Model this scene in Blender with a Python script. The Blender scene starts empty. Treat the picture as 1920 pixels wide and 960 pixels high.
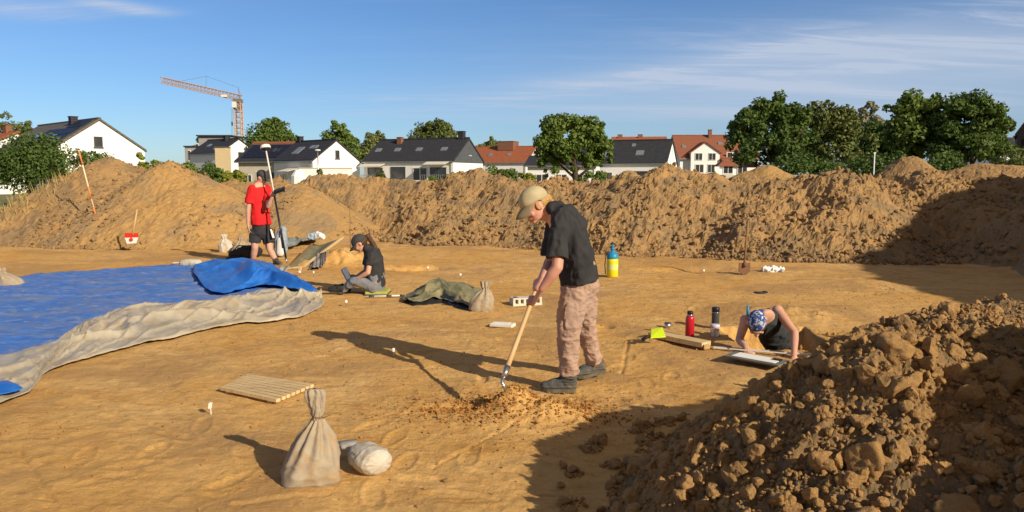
import bpy, math, random
import numpy as np
from mathutils import Vector, Matrix
R = math.radians
scene = bpy.context.scene
COL = scene.collection

# ---------------------------------------------------------------- camera
CAM_H, FPX, PITCH = 1.6, 1400.0, R(6.0)
cam_d = bpy.data.cameras.new('camera'); cam = bpy.data.objects.new('camera', cam_d); COL.objects.link(cam)
cam.location = (0, 0, CAM_H); cam.rotation_euler = (R(90) - PITCH, 0, 0)
cam_d.sensor_width = 36.0; cam_d.lens = 36.0 * FPX / 1920.0
cam_d.clip_start = 0.05; cam_d.clip_end = 5000
scene.camera = cam

# ---------------------------------------------------------------- sky and sun
SUN_EL, SUN_AZ = 26.5, 134.0           # azimuth clockwise from +Y
sd = Vector((math.sin(R(SUN_AZ)) * math.cos(R(SUN_EL)), math.cos(R(SUN_AZ)) * math.cos(R(SUN_EL)), math.sin(R(SUN_EL))))
sun_d = bpy.data.lights.new('sun', 'SUN'); sun = bpy.data.objects.new('sun', sun_d); COL.objects.link(sun)
sun_d.energy = 5.0; sun_d.angle = R(0.53); sun_d.color = (1.0, 0.86, 0.66)
sun.rotation_euler = (-sd).to_track_quat('-Z', 'Y').to_euler(); sun.location = sd * 60

world = bpy.data.worlds.new('World'); scene.world = world; world.use_nodes = True
nt = world.node_tree; nt.nodes.clear()
def wn(t, **k):
    n = nt.nodes.new(t)
    for a, b in k.items(): setattr(n, a, b)
    return n
sky = wn('ShaderNodeTexSky', sky_type='NISHITA'); sky.sun_disc = False
sky.sun_elevation = R(SUN_EL); sky.sun_rotation = R(SUN_AZ); sky.altitude = 100
sky.air_density = 1.0; sky.dust_density = 0.3; sky.ozone_density = 5.0
tc = wn('ShaderNodeTexCoord'); sep = wn('ShaderNodeSeparateXYZ'); nt.links.new(tc.outputs['Generated'], sep.inputs[0])
# project the direction on a high flat cloud layer: (x/z, y/z)
def wmath(op, a, b=None, c=None, clamp=False):
    m = wn('ShaderNodeMath', operation=op); m.use_clamp = clamp
    for i, v in enumerate((a, b, c)):
        if v is None: continue
        if isinstance(v, (int, float)): m.inputs[i].default_value = v
        else: nt.links.new(v, m.inputs[i])
    return m.outputs[0]
zc = wmath('ADD', sep.outputs[2], 0.10)
cx = wmath('DIVIDE', sep.outputs[0], zc); cy = wmath('DIVIDE', sep.outputs[1], zc)
comb = wn('ShaderNodeCombineXYZ'); nt.links.new(cx, comb.inputs[0]); nt.links.new(cy, comb.inputs[1])
def wnoise(scale, detail, rough, sc, rot, dist=0.0, loc=(0, 0, 0)):
    mp = wn('ShaderNodeMapping'); mp.inputs['Scale'].default_value = sc; mp.inputs['Rotation'].default_value = (0, 0, R(rot))
    mp.inputs['Location'].default_value = loc
    nt.links.new(comb.outputs[0], mp.inputs[0])
    n = wn('ShaderNodeTexNoise'); n.inputs['Scale'].default_value = scale; n.inputs['Detail'].default_value = detail
    n.inputs['Roughness'].default_value = rough; n.inputs['Distortion'].default_value = dist
    nt.links.new(mp.outputs[0], n.inputs[0]); return n.outputs[0]
def wramp(v, a, b, hi=1.0):
    m = wn('ShaderNodeMapRange'); m.interpolation_type = 'SMOOTHSTEP'
    m.inputs[1].default_value = a; m.inputs[2].default_value = b; m.inputs[4].default_value = hi
    nt.links.new(v, m.inputs[0]); return m.outputs[0]
def lump(az, el, wa, we, shear=0.0):
    """soft patch of cloud round the compass direction az (from +Y, to the right) at elevation el, in degrees"""
    a = wmath('ARCTAN2', sep.outputs[0], sep.outputs[1]); e = wmath('ARCSINE', sep.outputs[2])
    da = wmath('DIVIDE', wmath('SUBTRACT', a, R(az)), R(wa)); e2 = wmath('SUBTRACT', wmath('SUBTRACT', e, R(el)), wmath('MULTIPLY', wmath('SUBTRACT', a, R(az)), shear)); de = wmath('DIVIDE', e2, R(we))
    d2 = wmath('ADD', wmath('MULTIPLY', da, da), wmath('MULTIPLY', de, de))
    return wmath('POWER', 2.718, wmath('MULTIPLY', d2, -1.0))
streak = wramp(wnoise(0.9, 10, 0.60, (0.45, 1.7, 1), -22, 0.5), 0.42, 0.72)
fine = wramp(wnoise(2.2, 10, 0.66, (0.35, 1.9, 1), -18, 1.2, (3, 1, 0)), 0.42, 0.75)
veil = wmath('ADD', lump(27, 6.2, 22, 3.6), wmath('MULTIPLY', lump(6, 5.6, 18, 1.6), 0.25))
veil2 = wmath('MULTIPLY', lump(26, 9.5, 12, 1.5), wmath('ADD', 0.25, wmath('MULTIPLY', fine, 0.9)))
topl = wmath('MULTIPLY', wmath('ADD', lump(-32.5, 10.4, 3.6, 0.55, .10), lump(-27.5, 11.2, 3.0, .35, -.05)), wmath('ADD', .25, fine))
wisp = wmath('MULTIPLY', fine, wmath('MULTIPLY', streak, 0.35))
cl = wmath('ADD', wmath('MULTIPLY', veil, wmath('ADD', 0.50, wmath('MULTIPLY', streak, 0.45))), wmath('MULTIPLY', veil2, 0.55))
cl = wmath('ADD', cl, wmath('MULTIPLY', topl, 1.5))
cl = wmath('ADD', cl, wmath('MULTIPLY', wisp, 0.6))
band = wmath('ADD', lump(14, 8.1, 15, 0.75, .135), wmath('MULTIPLY', lump(27, 8.0, 12, 1.3, .06), 0.8))
cl = wmath('ADD', cl, wmath('MULTIPLY', band, wmath('ADD', 0.22, wmath('MULTIPLY', fine, 0.9))))
cl = wmath('ADD', cl, wmath('MULTIPLY', lump(-10, 5.5, 7, .8), wmath('MULTIPLY', fine, .5)))
cl = wmath('MINIMUM', cl, 0.85)
mixc = wn('ShaderNodeMixRGB'); nt.links.new(cl, mixc.inputs[0])
hs = wn('ShaderNodeHueSaturation'); hs.inputs['Saturation'].default_value = 1.0; hs.inputs['Value'].default_value = 1.0
nt.links.new(sky.outputs[0], hs.inputs['Color'])
tint = wn('ShaderNodeMixRGB', blend_type='MULTIPLY'); tint.inputs[0].default_value = 1.0; tint.inputs[2].default_value = (0.68, 0.79, 0.93, 1)
nt.links.new(hs.outputs[0], tint.inputs[1]); nt.links.new(tint.outputs[0], mixc.inputs[1]); mixc.inputs[2].default_value = (4.5, 5.1, 6.2, 1)
# dim warm tone added to the unseen sky round the sun, warming the shadows
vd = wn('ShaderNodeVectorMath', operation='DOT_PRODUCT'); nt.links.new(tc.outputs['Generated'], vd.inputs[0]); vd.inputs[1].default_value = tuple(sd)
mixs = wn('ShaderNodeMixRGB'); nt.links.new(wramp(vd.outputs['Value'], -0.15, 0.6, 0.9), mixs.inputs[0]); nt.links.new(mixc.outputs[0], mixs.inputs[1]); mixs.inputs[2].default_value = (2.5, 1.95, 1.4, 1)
bg = wn('ShaderNodeBackground'); bg.inputs[1].default_value = 0.108
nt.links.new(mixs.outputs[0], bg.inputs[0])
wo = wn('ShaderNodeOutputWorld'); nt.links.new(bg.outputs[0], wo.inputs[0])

scene.view_settings.view_transform = 'Standard'; scene.view_settings.look = 'None'
scene.view_settings.gamma = 1.0; scene.view_settings.exposure = 0.15
scene.view_settings.use_curve_mapping = False
scene.cycles.use_denoising = True
scene.cycles.max_bounces = 6; scene.cycles.diffuse_bounces = 4; scene.cycles.glossy_bounces = 2
scene.cycles.transmission_bounces = 4; scene.cycles.transparent_max_bounces = 6
scene.cycles.use_adaptive_sampling = True; scene.cycles.adaptive_threshold = 0.01

# ---------------------------------------------------------------- noise (numpy)
def _h(ix, iy, iz, seed):
    n = (ix.astype(np.int64) * 374761393 + iy.astype(np.int64) * 668265263 + iz.astype(np.int64) * 2147483647 + seed * 1274126177) & 0xFFFFFFFF
    n = ((n ^ (n >> 13)) * 1274126177) & 0xFFFFFFFF
    n = ((n ^ (n >> 16)) * 2246822519) & 0xFFFFFFFF
    return ((n ^ (n >> 15)) & 0xFFFFFF) / float(0xFFFFFF)
def vnoise(x, y, z=None, seed=0):
    x = np.asarray(x, float); y = np.asarray(y, float); flat = z is None
    ix = np.floor(x); iy = np.floor(y); fx = x - ix; fy = y - iy
    fx = fx * fx * fx * (fx * (fx * 6 - 15) + 10); fy = fy * fy * fy * (fy * (fy * 6 - 15) + 10)
    if flat:
        o = np.zeros_like(ix)
        a = _h(ix, iy, o, seed); b = _h(ix + 1, iy, o, seed); c = _h(ix, iy + 1, o, seed); d = _h(ix + 1, iy + 1, o, seed)
        return (a + (b - a) * fx + (c - a) * fy + (a - b - c + d) * fx * fy) * 2 - 1
    z = np.asarray(z, float); iz = np.floor(z); fz = z - iz; fz = fz * fz * (3 - 2 * fz)
    def lay(k):
        a = _h(ix, iy, k, seed); b = _h(ix + 1, iy, k, seed); c = _h(ix, iy + 1, k, seed); d = _h(ix + 1, iy + 1, k, seed)
        return a + (b - a) * fx + (c - a) * fy + (a - b - c + d) * fx * fy
    l0 = lay(iz); l1 = lay(iz + 1)
    return (l0 + (l1 - l0) * fz) * 2 - 1
def fbm(x, y, z=None, o=4, seed=0, g=0.5):
    s = 0; a = 1; t = 0
    for i in range(o):
        s = s + a * vnoise(x, y, z, seed + i * 17); t += a; a *= g
        x = x * 2.03 + 11.3; y = y * 2.03 + 5.7
        if z is not None: z = z * 2.03 + 3.1
    return s / t
def worley(x, y, seed=0):
    """distance to the nearest of scattered points (cell size 1)"""
    ix = np.floor(x); iy = np.floor(y); o = np.zeros_like(ix); best = np.full(np.shape(x), 9.0)
    rv = np.zeros(np.shape(x))
    for dx in (-1, 0, 1):
        for dy in (-1, 0, 1):
            px = ix + dx + _h(ix + dx, iy + dy, o, seed); py = iy + dy + _h(ix + dx, iy + dy, o + 1, seed)
            d = np.hypot(px - x, py - y); m = d < best
            best = np.where(m, d, best); rv = np.where(m, _h(ix + dx, iy + dy, o + 2, seed), rv)
    return best, rv
def sstep(a, b, x):
    t = np.clip((np.asarray(x, float) - a) / (b - a), 0, 1); return t * t * (3 - 2 * t)

# ---------------------------------------------------------------- pixel rays -> places in the scene (photo pixels, 1920 x 960)
CP, SP = math.cos(PITCH), math.sin(PITCH)
def ray(px, py):
    dx = (px - 960) / FPX; dy = (480 - py) / FPX
    return Vector((dx, CP + dy * SP, -SP + dy * CP))
def P(px, py, Y):
    """point seen at pixel (px, py) at distance Y in front of the camera"""
    r = ray(px, py); k = Y / r.y
    return Vector((r.x * k, Y, CAM_H + r.z * k))
def G(px, py, z=0.0):
    """ground point seen at pixel (px, py)"""
    r = ray(px, py); k = (z - CAM_H) / r.z
    return Vector((r.x * k, r.y * k, z))

# ---------------------------------------------------------------- objects
ORG = {}
def tag(o, label=None, cat=None, group=None, kind=None):
    if label: o['label'] = label
    if cat: o['category'] = cat
    if group: o['group'] = group
    if kind: o['kind'] = kind
    return o
def thing(name, loc, label, cat, group=None):
    o = bpy.data.objects.new(name, None); COL.objects.link(o); o.location = loc
    o.empty_display_size = 0.2; ORG[o.name] = Vector(loc)
    return tag(o, label, cat, group)
def mkmesh(name, V, F, mats, smooth=True, mi=None):
    me = bpy.data.meshes.new(name)
    V = np.asarray(V, np.float32)
    if isinstance(F, np.ndarray):
        n, k = F.shape
        me.vertices.add(len(V)); me.vertices.foreach_set('co', V.ravel())
        me.loops.add(n * k); me.loops.foreach_set('vertex_index', F.astype(np.int32).ravel())
        me.polygons.add(n); me.polygons.foreach_set('loop_start', np.arange(0, n * k, k, dtype=np.int32))
        me.polygons.foreach_set('loop_total', np.full(n, k, np.int32))
        me.update(calc_edges=True)
    else:
        me.from_pydata(V.tolist(), [], F)
    for m in (mats if isinstance(mats, (list, tuple)) else [mats]): me.materials.append(m)
    if mi is not None: me.polygons.foreach_set('material_index', np.asarray(mi, np.int32))
    me.polygons.foreach_set('use_smooth', np.full(len(me.polygons), bool(smooth)))
    me.update(); return me
def link(name, me, parent=None, base=None):
    o = bpy.data.objects.new(name, me); COL.objects.link(o)
    if parent is not None:
        o.parent = parent; ORG[o.name] = ORG[parent.name]
    else:
        b = Vector(base) if base is not None else Vector((0, 0, 0))
        o.location = b; ORG[o.name] = b
    return o
class MB:
    """collects shapes in world coordinates and links them as one mesh object"""
    def __init__(s): s.V = []; s.F = []; s.M = []; s.n = 0
    def add(s, V, F, mi=0):
        V = [tuple(v) for v in V]; s.V += V; s.F += [tuple(i + s.n for i in f) for f in F]; s.M += [mi] * len(F); s.n += len(V); return s
    def box(s, c, size, rot=None, mi=0, taper=1.0):
        hx, hy, hz = size[0] / 2, size[1] / 2, size[2] / 2; V = []
        for z, t in ((-hz, 1), (hz, taper)):
            for x, y in ((-hx, -hy), (hx, -hy), (hx, hy), (-hx, hy)):
                v = Vector((x * t, y * t, z))
                if rot is not None: v = rot @ v
                V.append(v + Vector(c))
        return s.add(V, [(3, 2, 1, 0), (4, 5, 6, 7), (0, 1, 5, 4), (1, 2, 6, 5), (2, 3, 7, 6), (3, 0, 4, 7)], mi)
    def bar(s, a, b, w, h, mi=0, up=(0, 0, 1)):
        a = Vector(a); b = Vector(b); d = (b - a); L = d.length; d.normalize()
        x = d.cross(Vector(up))
        if x.length < 1e-4: x = d.cross(Vector((0, 1, 0)))
        x.normalize(); z = x.cross(d)
        rot = Matrix((x, d, z)).transposed()
        return s.box((a + b) / 2, (w, L, h), rot, mi)
    def tube(s, pts, rad, n=10, mi=0, cap=True, lat=None):
        pts = [Vector(p) for p in pts]; m = len(pts)
        if not isinstance(rad, (list, tuple)): rad = [rad] * m
        V = []; prev = None
        for i, p in enumerate(pts):
            d = (pts[min(i + 1, m - 1)] - pts[max(i - 1, 0)]).normalized()
            if lat is not None: x = (Vector(lat) - d * Vector(lat).dot(d)).normalized()
            elif prev is None:
                x = d.cross(Vector((0, 0, 1)))
                if x.length < 1e-3: x = Vector((1, 0, 0)) - d * d.x
                x.normalize()
            else: x = (prev - d * prev.dot(d)).normalized()
            prev = x; y = d.cross(x); r = rad[i]
            ra, rb = r if isinstance(r, (tuple, list)) else (r, r)
            for k in range(n):
                a = 2 * math.pi * k / n; V.append(p + x * (ra * math.cos(a)) + y * (rb * math.sin(a)))
        F = []
        for i in range(m - 1):
            for k in range(n):
                F.append((i * n + k, i * n + (k + 1) % n, (i + 1) * n + (k + 1) % n, (i + 1) * n + k))
        if cap:
            F.append(tuple(reversed(range(n)))); F.append(tuple((m - 1) * n + k for k in range(n)))
        return s.add(V, F, mi)
    def limb(s, pts, rad, n=14, lat=None):
        """tube with round ends"""
        pts = [Vector(p) for p in pts]; rad = list(rad)
        def rr(r, k): return tuple(q * k for q in r) if isinstance(r, (tuple, list)) else r * k
        def mx(r): return max(r) if isinstance(r, (tuple, list)) else r
        d0 = (pts[0] - pts[1]).normalized(); d1 = (pts[-1] - pts[-2]).normalized()
        P0 = [pts[0] + d0 * (mx(rad[0]) * q) for q in (0.95, 0.75, 0.4)]; R0 = [rr(rad[0], q) for q in (0.3, 0.66, 0.92)]
        P1 = [pts[-1] + d1 * (mx(rad[-1]) * q) for q in (0.4, 0.75, 0.95)]; R1 = [rr(rad[-1], q) for q in (0.92, 0.66, 0.3)]
        return s.tube(P0 + pts + P1, R0 + rad + R1, n, lat=lat)
    def blob(s, c, r, rot=None, mi=0, nu=16, nv=10):
        c = Vector(c); r = r if isinstance(r, (tuple, list)) else (r, r, r)
        V = []; F = []
        def q(v):
            v = Vector((v[0] * r[0], v[1] * r[1], v[2] * r[2]))
            if rot is not None: v = rot @ v
            return v + c
        V.append(q((0, 0, 1)))
        for j in range(1, nv):
            t = math.pi * j / nv
            for i in range(nu):
                a = 2 * math.pi * i / nu; V.append(q((math.sin(t) * math.cos(a), math.sin(t) * math.sin(a), math.cos(t))))
        V.append(q((0, 0, -1))); e = len(V) - 1
        for i in range(nu):
            F.append((0, 1 + i, 1 + (i + 1) % nu)); F.append((e, 1 + (nv - 2) * nu + (i + 1) % nu, 1 + (nv - 2) * nu + i))
        for j in range(nv - 2):
            for i in range(nu):
                a = 1 + j * nu; F.append((a + i, a + nu + i, a + nu + (i + 1) % nu, a + (i + 1) % nu))
        return s.add(V, F, mi)
    def lathe(s, c, prof, n=20, mi=0, axis=None):
        c = Vector(c); ax = Vector(axis).normalized() if axis is not None else Vector((0, 0, 1))
        return s.tube([c + ax * z for _, z in prof], [max(r, 0.0005) for r, _ in prof], n, mi)
    def grid(s, fn, nu, nv, mi=0, closeu=False):
        V = [fn(i / (nu if closeu else nu - 1), j / (nv - 1)) for j in range(nv) for i in range(nu)]; F = []
        for j in range(nv - 1):
            for i in range(nu if closeu else nu - 1):
                i2 = (i + 1) % nu; F.append((j * nu + i, j * nu + i2, (j + 1) * nu + i2, (j + 1) * nu + i))
        return s.add(V, F, mi)
    def build(s, name, mats, parent=None, base=None, smooth=False, local=False, fn=None):
        V = np.array([tuple(v) for v in s.V], float)
        if fn is not None: V = fn(V)
        o0 = Vector((0, 0, 0)) if local else (ORG[parent.name] if parent is not None else Vector(base if base is not None else (0, 0, 0)))
        me = mkmesh(name, V - np.array(o0), s.F, mats, smooth, s.M)
        return link(name, me, parent, base)
def autosmooth(o, deg=40):
    me = o.data; me.polygons.foreach_set('use_smooth', np.full(len(me.polygons), True))
    try: me.set_sharp_from_angle(angle=R(deg))
    except Exception: pass
    return o
def remeshed(s, name, mats, parent, voxel=0.008, it=4, fac=0.5, fn=None, base=None):
    """union of all shapes in the MB as one continuous voxel surface, smoothed"""
    me = mkmesh('tmp', np.array([tuple(v) for v in s.V]), s.F, [], True)
    t = bpy.data.objects.new('tmp', me); COL.objects.link(t)
    m = t.modifiers.new('r', 'REMESH'); m.mode = 'VOXEL'; m.voxel_size = voxel
    m2 = t.modifiers.new('s', 'SMOOTH'); m2.factor = fac; m2.iterations = it
    bpy.context.view_layer.update()
    dg = bpy.context.evaluated_depsgraph_get(); out = bpy.data.meshes.new_from_object(t.evaluated_get(dg))
    bpy.data.objects.remove(t); bpy.data.meshes.remove(me)
    n = len(out.vertices); V = np.zeros(n * 3); out.vertices.foreach_get('co', V); V = V.reshape(-1, 3)
    N = np.zeros(n * 3); out.vertices.foreach_get('normal', N); N = N.reshape(-1, 3)
    if fn is not None: V = V + N * fn(V, N)[:, None]
    o0 = ORG[parent.name] if parent is not None else Vector(base or (0, 0, 0))
    V = V - np.array(o0); out.vertices.foreach_set('co', V.astype(np.float32).ravel())
    out.materials.clear()
    for mm in (mats if isinstance(mats, list) else [mats]): out.materials.append(mm)
    out.polygons.foreach_set('use_smooth', np.full(len(out.polygons), True)); out.update()
    out.name = name
    return link(name, out, parent, base)

# ---------------------------------------------------------------- materials
MATS = {}
def mat(name, c1, c2=None, scale=8.0, rough=0.8, bump=0.0, bscale=None, c3=None, metallic=0.0, spec=0.3, detail=6, trans=0.0,
        alpha=1.0, sss=0.0, coord='Object', stretch=(1, 1, 1), lo=0.35, hi=0.65, sheen=0.0, bdist=0.01, transl=0.0, dust=None):
    m = bpy.data.materials.new(name); m.use_nodes = True; t = m.node_tree; b = t.nodes['Principled BSDF']
    b.inputs['Roughness'].default_value = rough; b.inputs['Metallic'].default_value = metallic
    b.inputs['Specular IOR Level'].default_value = spec
    b.inputs['Transmission Weight'].default_value = trans; b.inputs['Alpha'].default_value = alpha
    if sss: b.inputs['Subsurface Weight'].default_value = sss; b.inputs['Subsurface Radius'].default_value = (0.02, 0.008, 0.004); b.inputs['Subsurface Scale'].default_value = 0.5
    L = t.links.new
    if coord == 'World': src = t.nodes.new('ShaderNodeNewGeometry').outputs['Position']
    else: src = t.nodes.new('ShaderNodeTexCoord').outputs['Object']
    mp = t.nodes.new('ShaderNodeMapping'); mp.inputs['Scale'].default_value = stretch; L(src, mp.inputs[0]); src = mp.outputs[0]
    def noise(sc, det, dist=0.0):
        n = t.nodes.new('ShaderNodeTexNoise'); n.inputs['Scale'].default_value = sc; n.inputs['Detail'].default_value = det
        n.inputs['Distortion'].default_value = dist; n.inputs['Roughness'].default_value = 0.6
        L(src, n.inputs[0]); return n.outputs[0]
    def ramp(v, a, bb):
        r = t.nodes.new('ShaderNodeMapRange'); r.inputs[1].default_value = a; r.inputs[2].default_value = bb; L(v, r.inputs[0]); return r.outputs[0]
    def mix(f, a, bb):
        n = t.nodes.new('ShaderNodeMixRGB')
        if isinstance(f, float): n.inputs[0].default_value = f
        else: L(f, n.inputs[0])
        for i, v in ((1, a), (2, bb)):
            if isinstance(v, tuple): n.inputs[i].default_value = v + (1,)
            else: L(v, n.inputs[i])
        return n.outputs[0]
    col = c1
    if c2 is not None: col = mix(ramp(noise(scale, detail, 0.3), lo, hi), c1, c2)
    if c3 is not None: col = mix(ramp(noise(scale * 0.23, 4, 0.5), 0.45, 0.7), col, c3)
    if dust is not None: col = mix(ramp(noise(scale * 0.6 + 3.3, 8, 0.8), 0.5, 0.72), col, dust)
    if isinstance(col, tuple): b.inputs['Base Color'].default_value = col + (1,)
    else: L(col, b.inputs['Base Color'])
    if bump:
        bp = t.nodes.new('ShaderNodeBump'); bp.inputs['Strength'].default_value = bump; bp.inputs['Distance'].default_value = bdist
        L(noise(bscale or scale * 3, 8), bp.inputs['Height']); L(bp.outputs[0], b.inputs['Normal'])
    if transl:
        tr = t.nodes.new('ShaderNodeBsdfTranslucent'); ms = t.nodes.new('ShaderNodeMixShader'); ms.inputs[0].default_value = transl
        if isinstance(col, tuple): tr.inputs[0].default_value = col + (1,)
        else: L(col, tr.inputs[0])
        L(b.outputs[0], ms.inputs[1]); L(tr.outputs[0], ms.inputs[2]); L(ms.outputs[0], t.nodes['Material Output'].inputs[0])
    MATS[name] = m; return m

def soil(name, A, B, Cc, dark, fs=1.0, bump=0.6, patch=None, pf=.7):
    """earth: broad tone patches, mid mottling, fine grain, little dark crumbs"""
    m = bpy.data.materials.new(name); m.use_nodes = True; t = m.node_tree; b = t.nodes['Principled BSDF']; L = t.links.new
    b.inputs['Roughness'].default_value = 0.95; b.inputs['Specular IOR Level'].default_value = 0.12
    geo = t.nodes.new('ShaderNodeNewGeometry').outputs['Position']
    def mp(sc, rz=0):
        n = t.nodes.new('ShaderNodeMapping'); n.inputs['Scale'].default_value = sc; n.inputs['Rotation'].default_value = (0, 0, R(rz)); L(geo, n.inputs[0]); return n.outputs[0]
    def noise(sc, det, src=geo, dist=0.0, rg=0.6):
        n = t.nodes.new('ShaderNodeTexNoise'); n.inputs['Scale'].default_value = sc; n.inputs['Detail'].default_value = det
        n.inputs['Roughness'].default_value = rg; n.inputs['Distortion'].default_value = dist; L(src, n.inputs[0]); return n.outputs[0]
    def ramp(v, a, bb, hi=1.0):
        r = t.nodes.new('ShaderNodeMapRange'); r.inputs[1].default_value = a; r.inputs[2].default_value = bb; r.inputs[4].default_value = hi; L(v, r.inputs[0]); return r.outputs[0]
    def mix(f, a, bb):
        n = t.nodes.new('ShaderNodeMixRGB'); L(f, n.inputs[0])
        for i, v in ((1, a), (2, bb)):
            if isinstance(v, tuple): n.inputs[i].default_value = v + (1,)
            else: L(v, n.inputs[i])
        return n.outputs[0]
    col = mix(ramp(noise(0.55, 5, geo, 0.6), 0.38, 0.66), A, B)
    col = mix(ramp(noise(2.6, 7, mp((1, 1.7, 1), 20), 0.8), 0.50, 0.72, 0.75), col, Cc)
    col = mix(ramp(noise(9.0 * fs, 8, mp((1, 1.4, 1), -10), 0.4, 0.7), 0.50, 0.78, 0.65), col, dark)
    col = mix(ramp(noise(5.0, 8, mp((.35, 2.6, 1), -34), 0.5, 0.7), 0.54, 0.72, 0.55), col, dark) if name == 'stripped loam' else col
    col = mix(ramp(noise(70.0 * fs, 5, geo, 0, 0.7), 0.56, 0.80, 0.6), col, dark)
    col = mix(ramp(noise(38.0 * fs, 4, mp((1, 1, 1), 40), 0, 0.6), 0.58, 0.74, 0.6), col, tuple(min(1, q * 1.5) for q in A))
    if patch is not None: col = mix(ramp(noise(pf, 7, mp((1, 1, 1.6), 30), 1.2, .65), 0.50, 0.58, 0.75), col, patch)
    L(col, b.inputs['Base Color'])
    b1 = t.nodes.new('ShaderNodeBump'); b1.inputs['Strength'].default_value = bump; b1.inputs['Distance'].default_value = 0.02
    L(noise(22.0 * fs, 9, geo, 0, 0.72), b1.inputs['Height'])
    b2 = t.nodes.new('ShaderNodeBump'); b2.inputs['Strength'].default_value = bump * 0.8; b2.inputs['Distance'].default_value = 0.006
    L(noise(120.0 * fs, 4, geo, 0, 0.7), b2.inputs['Height']); L(b1.outputs[0], b2.inputs['Normal']); L(b2.outputs[0], b.inputs['Normal'])
    return m
M_soil = soil('stripped loam', (0.67, 0.385, 0.118), (0.72, 0.465, 0.19), (0.53, 0.26, 0.066), (0.24, 0.125, 0.050), 1.0, 0.9, (0.47, 0.28, 0.115), .45)
M_heap = soil('spoil heap loam', (0.40, 0.250, 0.112), (0.31, 0.205, 0.102), (0.48, 0.285, 0.110), (0.11, 0.075, 0.042), 1.5, 1.0, (0.235, 0.170, 0.102), .7)
M_heapo = soil('orange heap loam', (0.45, 0.275, 0.108), (0.38, 0.245, 0.110), (0.34, 0.23, 0.115), (0.20, 0.125, 0.058), 1.3, 1.0, (0.29, 0.21, 0.125), .5)
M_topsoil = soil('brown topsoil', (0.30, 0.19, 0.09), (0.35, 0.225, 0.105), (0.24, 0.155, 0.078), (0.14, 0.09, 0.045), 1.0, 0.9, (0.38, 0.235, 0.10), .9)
M_clod = soil('clod earth', (0.48, 0.285, 0.118), (0.35, 0.22, 0.095), (0.55, 0.32, 0.120), (0.17, 0.11, 0.055), 1.6, 0.9)
M_clodfar = soil('far clod earth', (0.32, 0.21, 0.105), (0.22, 0.15, 0.085), (0.42, 0.26, 0.11), (0.14, 0.09, 0.045), 1.0, 0.6)
# ================================================================= GROUND
PIT = (2.22, 3.12, 6.86, 7.85)          # the dug pit, x0 x1 y0 y1
HOLES = [  # centre (photo pixel), radii, depth
    ((778, 503), 0.62, 0.42, 0.10), ((1128, 612), 0.13, 0.10, 0.07), ((1290, 506), 1.1, 0.30, 0.05),
    ((850, 768), 0.26, 0.09, 0.025), ((905, 712), 0.05, 0.16, 0.02)]
BUMPS = [((968, 774), 0.20, 0.15, 0.10), ((985, 782), 0.45, 0.22, 0.05), ((880, 725), 0.28, 0.22, 0.025), ((1040, 780), 0.25, 0.12, 0.03), ((1480, 590), 0.7, 0.6, 0.07),
         ((640, 496), 0.75, 0.45, 0.22), ((1215, 640), 0.25, 0.5, 0.03), ((1112, 618), 0.14, 0.08, 0.04), ((640, 480), 0.9, 0.5, 0.14)]
_rp = random.Random(12)
PRINTS = [(G(px, py).x, G(px, py).y, _rp.uniform(-.6, 2.4)) for px, py in
          [(700, 800), (742, 822), (760, 870), (800, 902), (1010, 820), (1046, 800), (1150, 760), (1185, 742), (1215, 718), (1260, 705), (1150, 690), (1180, 668), (700, 640), (655, 652), (610, 668), (560, 690), (520, 700), (380, 800), (330, 822), (290, 850), (250, 880), (200, 905),
           (160, 860), (210, 790), (260, 770), (460, 860), (430, 905), (860, 640), (905, 652), (950, 640), (1010, 640), (760, 610), (710, 600), (1240, 600), (1300, 580), (1360, 570), (880, 860), (905, 890), (845, 930), (700, 930)]]
LINES = [((1178, 640), (1165, 700)), ((1640, 530), (1740, 566)), ((90, 730), (330, 820)), ((800, 592), (1010, 600)), ((640, 700), (830, 690)), ((430, 950), (620, 930))]
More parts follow.
